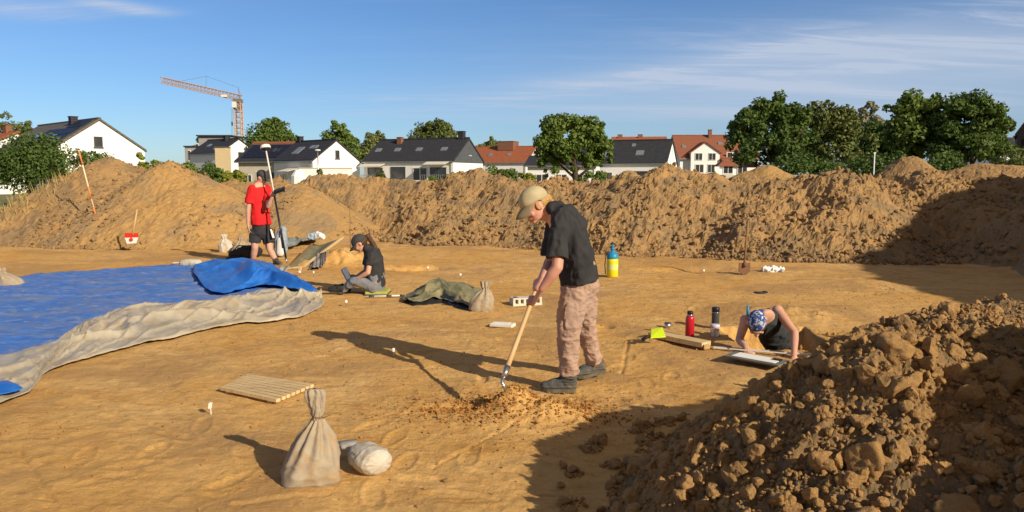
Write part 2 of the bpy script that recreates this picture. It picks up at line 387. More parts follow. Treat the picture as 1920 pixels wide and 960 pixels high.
def gz(x, y):
    sc = np.isscalar(x); x = np.atleast_1d(np.asarray(x, float)); y = np.atleast_1d(np.asarray(y, float))
    near = 1 - sstep(22, 40, np.hypot(x, y))
    z = 0.022 * fbm(x * 0.45, y * 0.45, o=3, seed=5) + 0.013 * fbm(x * 1.9, y * 1.9, o=3, seed=9) * near
    z += near * 0.009 * fbm(x * 8, y * 8, o=4, seed=12, g=0.6)
    # scrape marks of the digger bucket: long shallow steps
    u = x * 0.83 + y * 0.55
    z += near * 0.009 * fbm(u * 6.0, (y * 0.83 - x * 0.55) * 0.6, o=3, seed=31)
    for (px, py), rx, ry, d in HOLES:
        c = G(px, py); q = np.hypot((x - c.x) / rx, (y - c.y) / ry) + 0.25 * fbm(x * 5, y * 5, o=3, seed=44)
        z -= d * (1 - sstep(0.45, 1.2, q))
    for (px, py), rx, ry, d in BUMPS:
        c = G(px, py); q = np.hypot((x - c.x) / rx, (y - c.y) / ry)
        z += d * np.exp(-q * q * 1.6) * (1 + 0.7 * fbm(x * 7, y * 7, o=4, seed=48))
    # turned crumbly soil round the digging spot
    c = G(930, 760); q = np.hypot((x - c.x) / 0.75, (y - c.y) / 0.42); w, rv = worley(x * 16, y * 16, 3)
    z += 0.022 * np.clip(1 - w * 1.3, 0, 1) * rv * np.exp(-q * q)
    # straight cut edge and scratch line
    a = G(830, 868); b = G(1010, 776); d = np.array([b.x - a.x, b.y - a.y]); L = np.hypot(*d); d /= L
    s = (x - a.x) * d[0] + (y - a.y) * d[1]; t = -(x - a.x) * d[1] + (y - a.y) * d[0]
    z -= 0.008 * np.exp(-(t / 0.014) ** 2) * (s > -0.1) * (s < L)
    a = G(35, 850); b = G(110, 958); d = np.array([b.x - a.x, b.y - a.y]); L = np.hypot(*d); d /= L
    s = (x - a.x) * d[0] + (y - a.y) * d[1]; t = -(x - a.x) * d[1] + (y - a.y) * d[0]
    z -= 0.012 * np.exp(-(t / 0.015) ** 2) * (s > 0) * (s < L)
    # boot prints and more trowel lines on the scraped floor
    for (fx, fy, fa) in PRINTS:
        dx, dy = x - fx, y - fy; a_, b_ = dx * math.cos(fa) + dy * math.sin(fa), -dx * math.sin(fa) + dy * math.cos(fa)
        q = (a_ / .135) ** 2 + (b_ / .05) ** 2; z = z - .008 * np.exp(-q ** 2) + .004 * np.exp(-(q - 1.6) ** 2 * 3)
    for p_, q_ in LINES:
        a = G(*p_); b = G(*q_); dx, dy = b.x - a.x, b.y - a.y; L = math.hypot(dx, dy); dx /= L; dy /= L
        s = (x - a.x) * dx + (y - a.y) * dy; t = -(x - a.x) * dy + (y - a.y) * dx + .01 * fbm(x * 3, y * 3, o=2, seed=88)
        z = z - .009 * np.exp(-(t / .016) ** 2) * (s > 0) * (s < L) + .004 * np.exp(-((t - .03) / .02) ** 2) * (s > 0) * (s < L)
    # pit
    n = 0.05 * fbm(x * 4, y * 4, o=3, seed=70)
    dist = np.maximum(np.maximum(PIT[0] - x, x - PIT[1]), np.maximum(PIT[2] - y, y - PIT[3])) + n
    z = z * 1.0 - 0.62 * (1 - sstep(-0.05, 0.0, dist))
    return float(z[0]) if sc else z
def build_ground():
    A = np.concatenate([np.arange(-180, -42, 3.0), np.arange(-42, 42, 0.10), np.arange(42, 180.1, 3.0)])
    rr = [0.25]
    while rr[-1] < 900:
        r = rr[-1]; rr.append(r * (1.05 if r < 2.6 else 1.0042 if r < 16 else 1.008 if r < 30 else 1.05))
    rr = np.array(rr); aa, r2 = np.meshgrid(np.radians(A), rr)
    x = (r2 * np.sin(aa)).ravel(); y = (r2 * np.cos(aa)).ravel(); z = gz(x, y)
    n, m = len(A), len(rr); i = np.arange(n - 1); j = np.arange(m - 1); ii, jj = np.meshgrid(i, j)
    a = (jj * n + ii).ravel(); F = np.stack([a, a + n, a + n + 1, a + 1], 1)
    V = np.stack([x, y, z], 1)
    V = np.vstack([V, [[0, 0, gz(0.0, 0.0)]]]); me = mkmesh('ground', V, F, M_soil, True)
    return tag(link('ground', me), kind='structure')
build_ground()

# ================================================================= SPOIL HEAPS
def cone_field(cones, k=9.0):
    C_ = np.array(cones, float)
    def f(x, y):
        acc = 0
        for cx_, cy_, H, s in C_:
            d = np.sqrt((x - cx_) ** 2 + (y - cy_) ** 2 + 0.08) - 0.28
            acc = acc + np.exp(k * np.clip(H - s * d, -6, 9))
        return np.log(acc) / k
    return f
def densify(pts, step=0.5):
    out = []
    for (a, b) in zip(pts[:-1], pts[1:]):
        L = math.hypot(b[0] - a[0], b[1] - a[1]); n = max(1, int(L / step))
        for i in range(n):
            t = i / n; out.append(tuple(a[q] + (b[q] - a[q]) * t for q in range(4)))
    out.append(tuple(pts[-1])); return out
FIELDS = []
def heap(name, label, cones, m, cell, amp=0.12, freq=1.3, cl=0.10, clf=3.5, seed=1, kk=9.0, rill=0.0, group=None):
    C_ = np.array(cones); f0 = cone_field(cones, kk)
    for _ in range(3):       # the smooth union lifts the crest: take the lift back out cone by cone
        ex = f0(C_[:, 0], C_[:, 1]) - np.array(cones)[:, 2]
        if _ == 0: C1 = C_.copy()
        C1[:, 2] -= np.clip(ex, -.3, .3) * .8; f0 = cone_field([tuple(c) for c in C1], kk)
    def f(x, y):
        b = f0(x, y); w, rv = worley(x * clf + 1.6 * fbm(x * 2.7, y * 2.7, o=3, seed=seed + 2), y * clf + 1.6 * fbm(x * 2.7, y * 2.7, o=3, seed=seed + 4), seed)
        w2, rv2 = worley(x * clf * 2.7 + fbm(x * 8, y * 8, o=2, seed=seed), y * clf * 2.7 + fbm(x * 8, y * 8, o=2, seed=seed + 1), seed + 9)
        g = amp * fbm(x * freq, y * freq, o=6, seed=seed, g=0.55)
        patch = 0.25 + 0.75 * sstep(-0.25, 0.35, fbm(x * 1.1, y * 1.1, o=3, seed=seed + 21))
        g = g + patch * (cl * np.clip(0.5 - w, 0, 1) * rv ** 2 * 2.0 + cl * 0.4 * np.clip(0.55 - w2, 0, 1) * rv2 ** 2 * 2.0)
        g = g - amp * 0.55 * np.abs(fbm(x * freq * 3.1 + 7, y * freq * 3.1, o=5, seed=seed + 33, g=0.65)) + amp * 0.12
        if rill: g = g - rill * np.abs(fbm(x * 2.2, y * 0.5, o=3, seed=seed + 5))
        return b + (g - cl * .12) * sstep(-0.25, 0.25, b)
    x0 = (C_[:, 0] - C_[:, 2] / C_[:, 3]).min() - 0.5; x1 = (C_[:, 0] + C_[:, 2] / C_[:, 3]).max() + 0.5
    y0 = (C_[:, 1] - C_[:, 2] / C_[:, 3]).min() - 0.5; y1 = (C_[:, 1] + C_[:, 2] / C_[:, 3]).max() + 0.5
    nx = int((x1 - x0) / cell); ny = int((y1 - y0) / cell)
    X, Y = np.meshgrid(np.linspace(x0, x1, nx), np.linspace(y0, y1, ny)); x = X.ravel(); y = Y.ravel()
    Z = f(x, y); g = gz(x, y); keep = Z > -0.03
    ii, jj = np.meshgrid(np.arange(nx - 1), np.arange(ny - 1)); a = (jj * nx + ii).ravel()
    F = np.stack([a, a + 1, a + nx + 1, a + nx], 1); F = F[keep[F].any(1)]
    used = np.unique(F); rem = np.zeros(nx * ny, np.int64); rem[used] = np.arange(len(used))
    V = np.stack([x, y, np.maximum(Z, -0.15) + np.minimum(g, 0.05) * 0.5], 1)[used]
    base = Vector((float(C_[:, 0].mean()), float(C_[:, 1].mean()), 0)); me = mkmesh(name, V - np.array(base), rem[F], m, False)
    o = link(name, me, None, base); tag(o, label, 'dirt heap', group); FIELDS.append(f)
    return o, f
def pk(px, py, Y, s=0.62):
    p = P(px, py, Y); return (p.x, p.y, p.z, s)

# main bank across the back, nearer to the right
ridge = [pk(590, 338, 23.4), pk(640, 331, 23.4), pk(700, 334, 23), pk(745, 343, 22.6), pk(800, 336, 22), pk(850, 333, 21.6), pk(900, 328, 21.3), pk(945, 326, 21),
         pk(1000, 338, 20.6), pk(1040, 328, 20.2), pk(1085, 338, 19.8), pk(1130, 331, 19.4), pk(1180, 323, 19), pk(1245, 314, 18.6), pk(1290, 331, 18.3),
         pk(1340, 331, 18.1), pk(1395, 334, 17.9), pk(1450, 334, 17.6), pk(1505, 326, 17.3), pk(1560, 327, 17.1), pk(1600, 336, 17.0), pk(1640, 360, 16.9)]
bank_cones = densify(ridge, 0.5)
rb = random.Random(4)
for _ in range(34):      # bucket loads tipped in front of the ridge
    c = rb.choice(bank_cones); k = rb.uniform(0.25, 0.75)
    bank_cones.append((c[0] + rb.uniform(-.3, .3), c[1] - k * 2.0, c[2] * (1 - k * 0.62) , 0.66))
BANK, f_bank = heap('spoil_bank', 'long lumpy bank of brown earth running across the whole middle of the site', bank_cones, M_heap, 0.042,
                    amp=0.34, freq=0.8, cl=0.13, clf=3.6, seed=3, kk=12)
# two pointed heaps at the left
lh1 = densify([pk(-60, 400, 18.6, .5), pk(20, 392, 19.2, .5), pk(90, 366, 19.8, .6), pk(150, 330, 20.3, .64), pk(198, 298, 20.6, .68), pk(235, 306, 21, .66), pk(268, 326, 21, .62)], .5)
HEAP1, f_h1 = heap('spoil_heap', 'leftmost pointed heap of greyish brown earth, a leaning orange and white pole in front', lh1, M_heap, 0.05,
                   amp=0.20, freq=1.1, cl=0.12, clf=3.2, seed=11, kk=7)
lh2 = densify([pk(298, 326, 20, .64), pk(320, 304, 19.9, .68), pk(350, 318, 19.8, .64), pk(395, 342, 19.4, .62), pk(430, 368, 19.2, .6)], .5) + [pk(170, 395, 18.6, .5), pk(240, 372, 18.9, .55)]
HEAP2, f_h2 = heap('spoil_heap', 'smooth orange brown heap behind the person in the red shirt and the red shovel', lh2, M_heapo, 0.05,
                   amp=0.17, freq=1.2, cl=0.10, clf=3.4, seed=12, kk=6)
h3 = densify([pk(500, 352, 20.5), pk(540, 344, 20.4), pk(575, 352, 20.2), pk(610, 388, 19.8)], .5)
HEAP3, f_h3 = heap('spoil_heap', 'rounded heap of ochre earth just right of the receiver pole', h3, M_heapo, 0.05, amp=0.12, freq=0.9, cl=0.06, clf=3.6, seed=13, kk=6)
h4 = densify([pk(395, 350, 25.5), pk(430, 341, 25), pk(470, 346, 25), pk(510, 334, 25)], .5)
heap('spoil_heap', 'low grey rubble heap showing behind between the left heaps', h4, M_topsoil, 0.08, amp=0.2, freq=1.3, cl=0.16, clf=3, seed=14)
h5 = densify([pk(600, 334, 27), pk(665, 334, 27), pk(715, 331, 27), pk(760, 338, 27)], .5)
heap('spoil_heap', 'small pale heap poking up behind the bank before the white gabled house', h5, M_heapo, 0.08, amp=0.15, seed=15)
h6 = densify([pk(1400, 322, 23.5, .6), pk(1440, 309, 23.5, .6), pk(1470, 324, 23.5, .6)], .4)
heap('spoil_heap', 'bright orange heap tip sticking up behind the bank, left of the big dark trees', h6, M_heapo, 0.06, amp=0.10, cl=.06, seed=16, kk=6)
h7 = densify([pk(1690, 298, 24, .9), pk(1700, 291, 24, .95), pk(1712, 292, 24, .95), pk(1730, 306, 24, .85)], .3)
heap('spoil_heap', 'pointed brown heap standing highest before the trees on the right', h7, M_topsoil, 0.06, amp=0.10, cl=.06, seed=17, kk=6)
h8 = densify([pk(1790, 318, 26, .5), pk(1830, 306, 26, .5), pk(1880, 308, 26, .5), pk(1960, 312, 26, .5)], .4)
heap('spoil_heap', 'broad dark brown heap at the right edge before the trees', h8, M_topsoil, 0.07, amp=0.12, cl=.08, seed=18, kk=6)
h9 = densify([pk(1620, 330, 20.5, .5), pk(1640, 322, 20.5, .5), pk(1700, 334, 20.4, .5), pk(1780, 328, 20.2, .5), pk(1850, 330, 20, .5), pk(1930, 330, 19.5, .5), pk(2010, 325, 19, .5)], .5)
h9 += [pk(1800, 372, 17.6, .42), pk(1880, 380, 16.8, .4), pk(1960, 385, 16, .4), pk(2020, 380, 15, .4)]
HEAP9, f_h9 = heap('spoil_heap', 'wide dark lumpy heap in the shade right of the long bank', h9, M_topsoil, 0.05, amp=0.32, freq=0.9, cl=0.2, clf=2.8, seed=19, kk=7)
# tall heap just outside the right edge: its shade lies over the heaps at the right
h10 = densify([(12.9, 5.2, 4.7, .75), (15.5, 8.6, 5.6, .75), (19.5, 12.2, 6.6, .75), (23.5, 15.0, 7.0, .75)], .8)
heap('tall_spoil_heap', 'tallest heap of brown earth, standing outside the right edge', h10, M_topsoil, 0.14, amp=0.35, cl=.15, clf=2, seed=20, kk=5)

# near mound at the lower right
NEAR = densify([(5.2, 7.4, .30, .6), (3.95, 6.5, .46, .6), (3.45, 5.7, .43, .6), (3.0, 5.0, .46, .6), (2.45, 4.25, .56, .6), (2.00, 3.62, .82, .82), (1.74, 3.25, .87, .92), (1.44, 2.85, .82, .95), (1.16, 2.5, .60, .8)], .22)
NEAR += densify([(3.1, 4.3, .70, .6), (4.2, 4.8, .70, .6)], .3) + [(2.25, 5.3, .03, .35), (1.9, 4.9, .04, .35), (1.6, 4.2, .05, .3), (0.95, 3.5, .20, .3), (0.66, 3.0, .17, .35), (0.50, 2.6, .15, .35), (0.85, 3.95, .10, .35), (1.15, 4.2, .10, .35)]
NEAR += densify([(2.75, 1.25, 1.48, .85), (3.05, 1.9, 1.58, .85), (3.5, 2.6, 1.62, .85), (4.2, 3.2, 1.56, .85)], .3)
MOUND, f_near = heap('near_spoil_heap', 'big heap of stony clods filling the lower right corner', NEAR, M_heap, 0.013,
                     amp=0.13, freq=2.6, cl=0.07, clf=8, seed=23, kk=16)

def top(x, y):
    h = gz(x, y)
    for f in FIELDS: h = np.maximum(h, f(x, y))
    return h

# ----------------------------------------------------------------- clods
def ico(sub):
    t = (1 + 5 ** .5) / 2
    V = [(-1, t, 0), (1, t, 0), (-1, -t, 0), (1, -t, 0), (0, -1, t), (0, 1, t), (0, -1, -t), (0, 1, -t), (t, 0, -1), (t, 0, 1), (-t, 0, -1), (-t, 0, 1)]
    F = [(0, 11, 5), (0, 5, 1), (0, 1, 7), (0, 7, 10), (0, 10, 11), (1, 5, 9), (5, 11, 4), (11, 10, 2), (10, 7, 6), (7, 1, 8), (3, 9, 4), (3, 4, 2), (3, 2, 6), (3, 6, 8), (3, 8, 9), (4, 9, 5), (2, 4, 11), (6, 2, 10), (8, 6, 7), (9, 8, 1)]
    V = [Vector(v).normalized() for v in V]
    for _ in range(sub):
        c = {}; N = []
        def mid(a, b):
            k = (min(a, b), max(a, b))
            if k not in c: c[k] = len(V); V.append(((V[a] + V[b]) / 2).normalized())
            return c[k]
        for a, b, d in F:
            x, y, z = mid(a, b), mid(b, d), mid(d, a); N += [(a, x, z), (b, y, x), (d, z, y), (x, y, z)]
        F = N
    return np.array([tuple(v) for v in V]), np.array(F)
def clod_shape(sub, seed):
    V, F = ico(sub); rg = np.random.RandomState(seed)
    nrm = rg.normal(size=(13, 3)); nrm /= np.linalg.norm(nrm, axis=1)[:, None]; dd = rg.uniform(0.5, 0.88, 13)
    k = np.ones(len(V))
    for n_, d_ in zip(nrm, dd):
        q = V @ n_; k = np.where(q > 1e-3, np.minimum(k, d_ / np.maximum(q, 1e-3)), k)
    k *= 1 + 0.26 * fbm(V[:, 0] * 1.6 + seed, V[:, 1] * 1.6, V[:, 2] * 1.6, o=4, seed=seed, g=0.6)
    if sub > 1: k *= 1 + 0.13 * fbm(V[:, 0] * 6 + seed, V[:, 1] * 6, V[:, 2] * 6, o=3, seed=seed + 3, g=0.7)
    W = V * k[:, None] * rg.uniform(0.6, 1.2, 3); return W, F
SH = {s: [clod_shape(s, 100 * s + i) for i in range(10)] for s in (1, 2, 3)}
def scatter(name, pts, sizes, sub, m, seed, sink=0.25, flat=1.0):
    rg = np.random.RandomState(seed); VV = []; FF = []; n = 0
    for (x, y, z), s in zip(pts, sizes):
        W, F = SH[sub][rg.randint(10)]
        q = rg.normal(size=4); q /= np.linalg.norm(q); a, b, c, d = q
        Rm = np.array([[1 - 2 * (c * c + d * d), 2 * (b * c - a * d), 2 * (b * d + a * c)], [2 * (b * c + a * d), 1 - 2 * (b * b + d * d), 2 * (c * d - a * b)], [2 * (b * d - a * c), 2 * (c * d + a * b), 1 - 2 * (b * b + c * c)]])
        V = (W @ Rm.T) * s; V[:, 2] *= flat
        VV.append(V + (x, y, z + s * (1 - 2 * sink) * flat)); FF.append(F + n); n += len(W)
    me = mkmesh(name, np.concatenate(VV), np.concatenate(FF), m, sub >= 3)
    return link(name, me)
rg = np.random.RandomState(77)
def pick(n, box, fn, dens):
    out = []
    while len(out) < n:
        x = rg.uniform(box[0], box[1], 4000); y = rg.uniform(box[2], box[3], 4000); h = fn(x, y)
        ok = dens(x, y, h) > rg.rand(4000)
        out += [(a, b, c) for a, b, c, k in zip(x, y, h, ok) if k]
    return out[:n]
def hid(x, y, z):  # is the point inside the view (with a margin)
    return (np.abs(x) < 0.72 * y + 0.4)
top_near = lambda x, y: np.maximum(f_near(x, y), gz(x, y))
skirt = lambda x, y: f_near(x, y)
dn = lambda x, y, h: ((f_near(x, y) > -0.02) | ((f_near(x, y) > -0.14) & (vnoise(x * 9, y * 9, seed=6) > 0.35))) * hid(x, y, h) * (y > 1.7) * np.clip(3.4 / y, 0, 1) ** 2.2 * (0.35 + 0.65 * sstep(-0.3, 0.35, fbm(x * 2.2, y * 2.2, o=3, seed=90)))
NB = (-0.3, 5.2, 1.7, 7.6)
pts = pick(42000, NB, top_near, dn)
sz = 0.0035 + 0.014 * rg.rand(42000) ** 2.6
tag(scatter('earth_crumbs', pts, sz, 1, M_clod, 1), 'small crumbs of dry earth covering the near heap', 'crumbs', None, 'stuff')
pts = pick(3600, NB, top_near, dn); sz = 0.012 + 0.036 * rg.rand(3600) ** 3.0
o = tag(scatter('earth_clods', pts, sz, 2, M_clod, 2), 'fist sized clods and stones lying on the near heap', 'clods', None, 'stuff')
# the biggest clods, one object each
CM = [mkmesh('dirt_clod', W, F, M_clod, True) for W, F in SH[3]]
def clod(x, y, s, label, group, zz=None, sub=None):
    o = bpy.data.objects.new('dirt_clod', CM[rg.randint(10)]); COL.objects.link(o)
    z = float(np.max(top_near(np.array([x]), np.array([y])))) if zz is None else zz
    o.location = (x, y, z + s * 0.42); o.scale = (s, s, s); o.rotation_euler = tuple(rg.uniform(0, 6.28, 3)); return tag(o, label, 'dirt clod', group)
big = pick(150, (0.2, 4.6, 2.2, 7.0), top_near, lambda x, y, h: dn(x, y, h) * (f_near(x, y) > 0.05) * (np.abs(x) < 0.66 * y))
for i, (x, y, z) in enumerate(big):
    clod(x, y, 0.026 + 0.054 * rg.rand() ** 3.5, 'large rounded clod of dry earth lying among others on the near heap', 'large clods on the near heap')
def near_hit(px, py):
    r = ray(px, py); k = np.linspace(1.5, 12, 4000); x = r.x * k; y = r.y * k; z = CAM_H + r.z * k
    hit = np.nonzero(z < top_near(x, y))[0]; i = hit[0] if len(hit) else -1
    return float(x[i]), float(y[i]), float(z[i])
for px, py, s, lb in [(1052, 918, .036, 'light brown clod lying alone at the toe of the near heap'), (1640, 893, .085, 'tall angular clod at the bottom of the near heap, right of the lit spur'),
                      (1465, 745, .055, 'orange clod tilted upright on the crest below the leaning woman'), (1830, 765, .075, 'broad pale clod on the shaded right side of the near heap'),
                      (1900, 740, .11, 'biggest clod of all, cut by the right edge'), (1495, 715, .05, 'pale clod on the crest next to the hand of the woman in the pit'),
                      (1555, 700, .065, 'dusty clod on the crest right of the measuring staff'), (1700, 750, .09, 'steep brown clod on the crest of the near heap'),
                      (1300, 925, .07, 'flat pointed clod at the bottom edge left of the lit spur'), (1185, 945, .05, 'round dusty clod near the bottom edge of the picture')]:
    x, y, z = near_hit(px, py); clod(x, y + s * .5, s, lb, None, z)
for i, (px, py, s) in enumerate([(822, 788, .022), (835, 903, .018), (978, 782, .02), (1008, 790, .014), (1120, 716, .015), (905, 800, .014), (1600, 660, .03), (1062, 668, .02)]):
    g = G(px, py); z = gz(g.x, g.y); clod(g.x, g.y, s, 'small clod lying on the scraped ground apart from the heaps', 'small clods on the scraped ground', z)
# crumbs on the scraped ground, thick around the digging spot
dg_c = G(960, 770)
def dgr(x, y, h):
    d = np.hypot((x - dg_c.x) / 1.0, (y - dg_c.y) / 0.5)
    p = 0.9 * np.exp(-d * d) + 0.06 + 0.30 * sstep(0.1, 0.6, fbm(x * 1.3, y * 1.3, o=3, seed=55)); return p * (f_near(x, y) < 0.02) * hid(x, y, h) * (gz(x, y) > -0.15)
pts = pick(5200, (-6, 6, 3.2, 11), gz, dgr); sz = 0.0025 + 0.010 * rg.rand(5200) ** 3.5
tag(scatter('ground_crumbs', pts, sz, 1, M_clod, 3), 'tiny crumbs of earth strewn over the scraped ground', 'crumbs', None, 'stuff')
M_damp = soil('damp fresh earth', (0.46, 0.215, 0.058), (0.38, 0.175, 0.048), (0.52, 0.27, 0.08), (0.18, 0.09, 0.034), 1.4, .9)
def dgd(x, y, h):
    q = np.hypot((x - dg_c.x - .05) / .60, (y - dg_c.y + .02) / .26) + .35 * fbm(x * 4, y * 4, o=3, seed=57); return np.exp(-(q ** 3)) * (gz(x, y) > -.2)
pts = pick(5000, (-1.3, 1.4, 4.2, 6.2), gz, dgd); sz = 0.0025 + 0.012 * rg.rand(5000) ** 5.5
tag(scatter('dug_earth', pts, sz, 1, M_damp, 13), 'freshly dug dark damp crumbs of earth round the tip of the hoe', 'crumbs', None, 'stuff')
# clods on the far bank and at its foot
def bankd(x, y, h):
    hb = f_bank(x, y); return ((hb > -0.25) * (hb < 2) * (0.35 + 0.65 * (1 - sstep(0.1, 1.0, hb)))) * hid(x, y, h) * (0.3 + 0.7 * sstep(-0.2, .3, fbm(x, y, o=3, seed=8))) * sstep(-5, 1, x + 1)
topb = lambda x, y: np.maximum(f_bank(x, y), gz(x, y))
pts = pick(15000, (-7, 10, 13, 22), topb, bankd); sz = 0.010 + 0.075 * rg.rand(15000) ** 9
tag(scatter('bank_clods', pts, sz, 1, M_clodfar, 4), 'clods that rolled down to the foot of the long bank', 'clods', None, 'stuff')
def rd(x, y, h): return (f_h9(x, y) > 0) * hid(x, y, h) * 0.8
pts = pick(1200, (7, 14, 11, 20), lambda x, y: np.maximum(f_h9(x, y), gz(x, y)), rd); sz = 0.02 + 0.08 * rg.rand(1200) ** 3
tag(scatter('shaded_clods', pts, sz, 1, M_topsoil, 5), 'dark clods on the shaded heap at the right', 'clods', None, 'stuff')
def ld(x, y, h): return ((np.maximum(f_h1(x, y), np.maximum(f_h2(x, y), f_h3(x, y))) > -0.1)) * hid(x, y, h) * sstep(-.2, .4, fbm(x * .8, y * .8, o=3, seed=9)) * (1 - .7 * sstep(.3, 1.2, h))
pts = pick(2200, (-15, -3, 14, 21), top, ld); sz = 0.012 + 0.05 * rg.rand(2200) ** 3.5
tag(scatter('heap_clods', pts, sz, 1, M_clodfar, 6), 'small clods strewn on the heaps at the left', 'clods', None, 'stuff')
o = bpy.data.objects.new('dirt_clod', CM[3]); COL.objects.link(o); p = P(1712, 393, 17.0); o.location = p; o.scale = (.11, .09, .07)
tag(o, 'pale stone lying on the shaded slope right of the long bank', 'stone')
p = top(np.array([p.x]), np.array([p.y]))[0]; o.location.z = p + .03
# ================================================================= FIELD BEHIND THE SITE
M_grass = mat('meadow grass', (0.10, 0.13, 0.035), (0.20, 0.19, 0.07), 0.5, 0.9, 0.3, coord='World', c3=(0.30, 0.25, 0.11))
mb = MB()
def fld(u, v):
    x = -400 + 800 * u; y = 27.5 + 5 * math.sin(u * 9) * 0.2 + 600 * v ** 2.5; return (x, y, 0.06 + 0.0 * v)
mb.grid(fld, 120, 40); tag(mb.build('meadow', M_grass), kind='structure')

# ================================================================= TREES
M_bark = mat('bark', (0.09, 0.065, 0.045), (0.05, 0.038, 0.028), 6, 0.95, 0.5)
def leafmat(n, a, b, c): return mat(n, a, b, 0.55, 0.6, 0, c3=c, spec=0.25, transl=0.28, coord='World', lo=0.3, hi=0.7)
LM = {'dark': leafmat('dark leaves', (0.088, 0.146, 0.032), (0.122, 0.189, 0.044), (0.067, 0.116, 0.029)),
      'mid': leafmat('mid green leaves', (0.128, 0.201, 0.037), (0.165, 0.232, 0.049), (0.091, 0.146, 0.032)),
      'light': leafmat('yellow green leaves', (0.195, 0.232, 0.073), (0.232, 0.256, 0.085), (0.146, 0.183, 0.061)),
      'olive': leafmat('olive leaves', (0.128, 0.165, 0.049), (0.171, 0.201, 0.061), (0.095, 0.124, 0.039)),
      'lime': leafmat('lime leaves', (0.220, 0.268, 0.037), (0.293, 0.305, 0.049), (0.146, 0.207, 0.037)),
      'silver': leafmat('silver leaves', (0.268, 0.281, 0.183), (0.342, 0.342, 0.244), (0.183, 0.207, 0.122))}
def foliage(name, lobes, n, ls, m, seed, parent, clump=0.40, base=None):
    """many small leaf faces on clumps spread over the shell and inside of the crown lobes"""
    g = np.random.RandomState(seed); C_ = []; RD = []; NC = []
    vol = np.array([l[3] * l[4] * l[5] for l in lobes]) ** 0.7; pr = vol / vol.sum()
    ncl = max(14, n // 95)
    for k in g.choice(len(lobes), ncl, p=pr):
        cx_, cy_, cz_, rx, ry, rz = lobes[k]; v = g.normal(size=3); v /= np.linalg.norm(v)
        if v[2] < -0.5: v[2] *= -0.6
        q = g.uniform(0.55, 1.0) ** 0.5 * (1 + 0.12 * g.normal())
        C_.append((cx_ + v[0] * rx * q, cy_ + v[1] * ry * q, cz_ + v[2] * rz * q)); RD.append(min(rx, rz) * clump * g.uniform(0.6, 1.4)); NC.append(v)
    C_ = np.array(C_); RD = np.array(RD)
    idx = g.choice(ncl, n, p=RD ** 1.4 / (RD ** 1.4).sum()); d = g.normal(size=(n, 3)); d /= np.linalg.norm(d, axis=1)[:, None]
    P_ = C_[idx] + d * (RD[idx] * g.uniform(0.35, 1.08, n) ** 0.6)[:, None] * (1, 1, 0.8)
    nn = d + 0.75 * g.normal(size=(n, 3)); nn[:, 2] += 0.25; nn /= np.linalg.norm(nn, axis=1)[:, None]
    t = np.cross(nn, g.normal(size=(n, 3))); t /= np.linalg.norm(t, axis=1)[:, None]; b = np.cross(nn, t)
    s = ls * g.uniform(0.6, 1.35, n)[:, None]; tl = t * s; bl = b * s * 0.62
    V = np.stack([P_ - tl, P_ - bl * 1.0 - tl * 0.1, P_ + tl, P_ + bl * 1.0 - tl * 0.1], 1).reshape(-1, 3)
    F = np.arange(n * 4).reshape(n, 4)
    o0 = ORG[parent.name] if parent is not None else Vector(base)
    me = mkmesh(name, V - np.array(o0), F, m, False); return link(name, me, parent, base)
def tree(name, px, D, pytop, pw, m, label, n=5200, seed=0, trunk_px=None, cb=0.16, ls=0.26, lobes=None, group='trees behind the site', cat='tree', pbase=None, dep=0.8, shape=1.0):
    """crown px wide at pixel column px, its top at row pytop, standing D metres away"""
    k = D / FPX; x = (px - 960) * k; zt = P(px, pytop, D).z; w = pw * k
    t = thing(name, (x, D, 0.0), label, cat, group)
    g = random.Random(seed + 500); zb = zt * cb; Hc = zt - zb
    L = []
    if lobes is None:
        L.append((x, D, zb + Hc * 0.46, w * 0.43, w * 0.43 * dep, Hc * 0.45)); n = int(n * 2.2); ls = ls * 0.85
        for i in range(9):
            a = g.uniform(0, 6.28); h = g.uniform(0.18, 0.86); rr_ = w * 0.29 * (1 - max(0, h - 0.5) * 0.9 * shape)
            q = w * 0.31 * (1 - max(0, h - 0.45) * 1.35 * shape)
            L.append((x + math.cos(a) * q, D + math.sin(a) * q * dep, zb + Hc * h * 0.94, rr_ * 0.85, rr_ * 0.85, min(rr_ * 0.8, Hc * 0.24)))
        L.append((x + g.uniform(-.06, .06) * w, D, zt - Hc * 0.16, w * 0.17, w * 0.17, Hc * 0.17))
    else:
        for (lx, ly, lw, lh) in lobes:      # pixel centre, pixel half width, half height
            c = P(lx, ly, D); L.append((c.x, D + g.uniform(-.3, .3) * w * .3, c.z, lw * k * 1.1, lw * k * dep, lh * k * 1.06))
    foliage('crown', L, n, ls, m, seed + 1, t)
    mb = MB(); tr = w * 0.028 + 0.08; top_ = zb + Hc * 0.55
    mb.tube([(x, D, -0.1), (x + .1, D, zb * 0.6 + .3), (x - .05, D, top_)], [tr * 1.25, tr, tr * 0.35], 8)
    for i in range(6):
        a = g.uniform(0, 6.28); z0 = zb + Hc * g.uniform(0.0, 0.35)
        mb.tube([(x, D, z0), (x + math.cos(a) * w * .16, D + math.sin(a) * w * .16, z0 + Hc * .16), (x + math.cos(a) * w * .33, D + math.sin(a) * w * .3, z0 + Hc * .34)], [tr * .5, tr * .32, tr * .1], 6)
    mb.build('trunk', M_bark, t, smooth=True); return t
tree('tree', 10, 150, 212, 130, LM['olive'], 'dark tree top at the left edge behind the red roof', 3500, 1, ls=.3)
tree('tree', 62, 150, 221, 60, LM['olive'], 'low dark tree between the red roof and the solar roof at the left', 2200, 2, ls=.3)
tree('tree', 381, 170, 256, 46, LM['dark'], 'small dark tree peeking over the grey flat roofed building', 1500, 3, ls=.3)
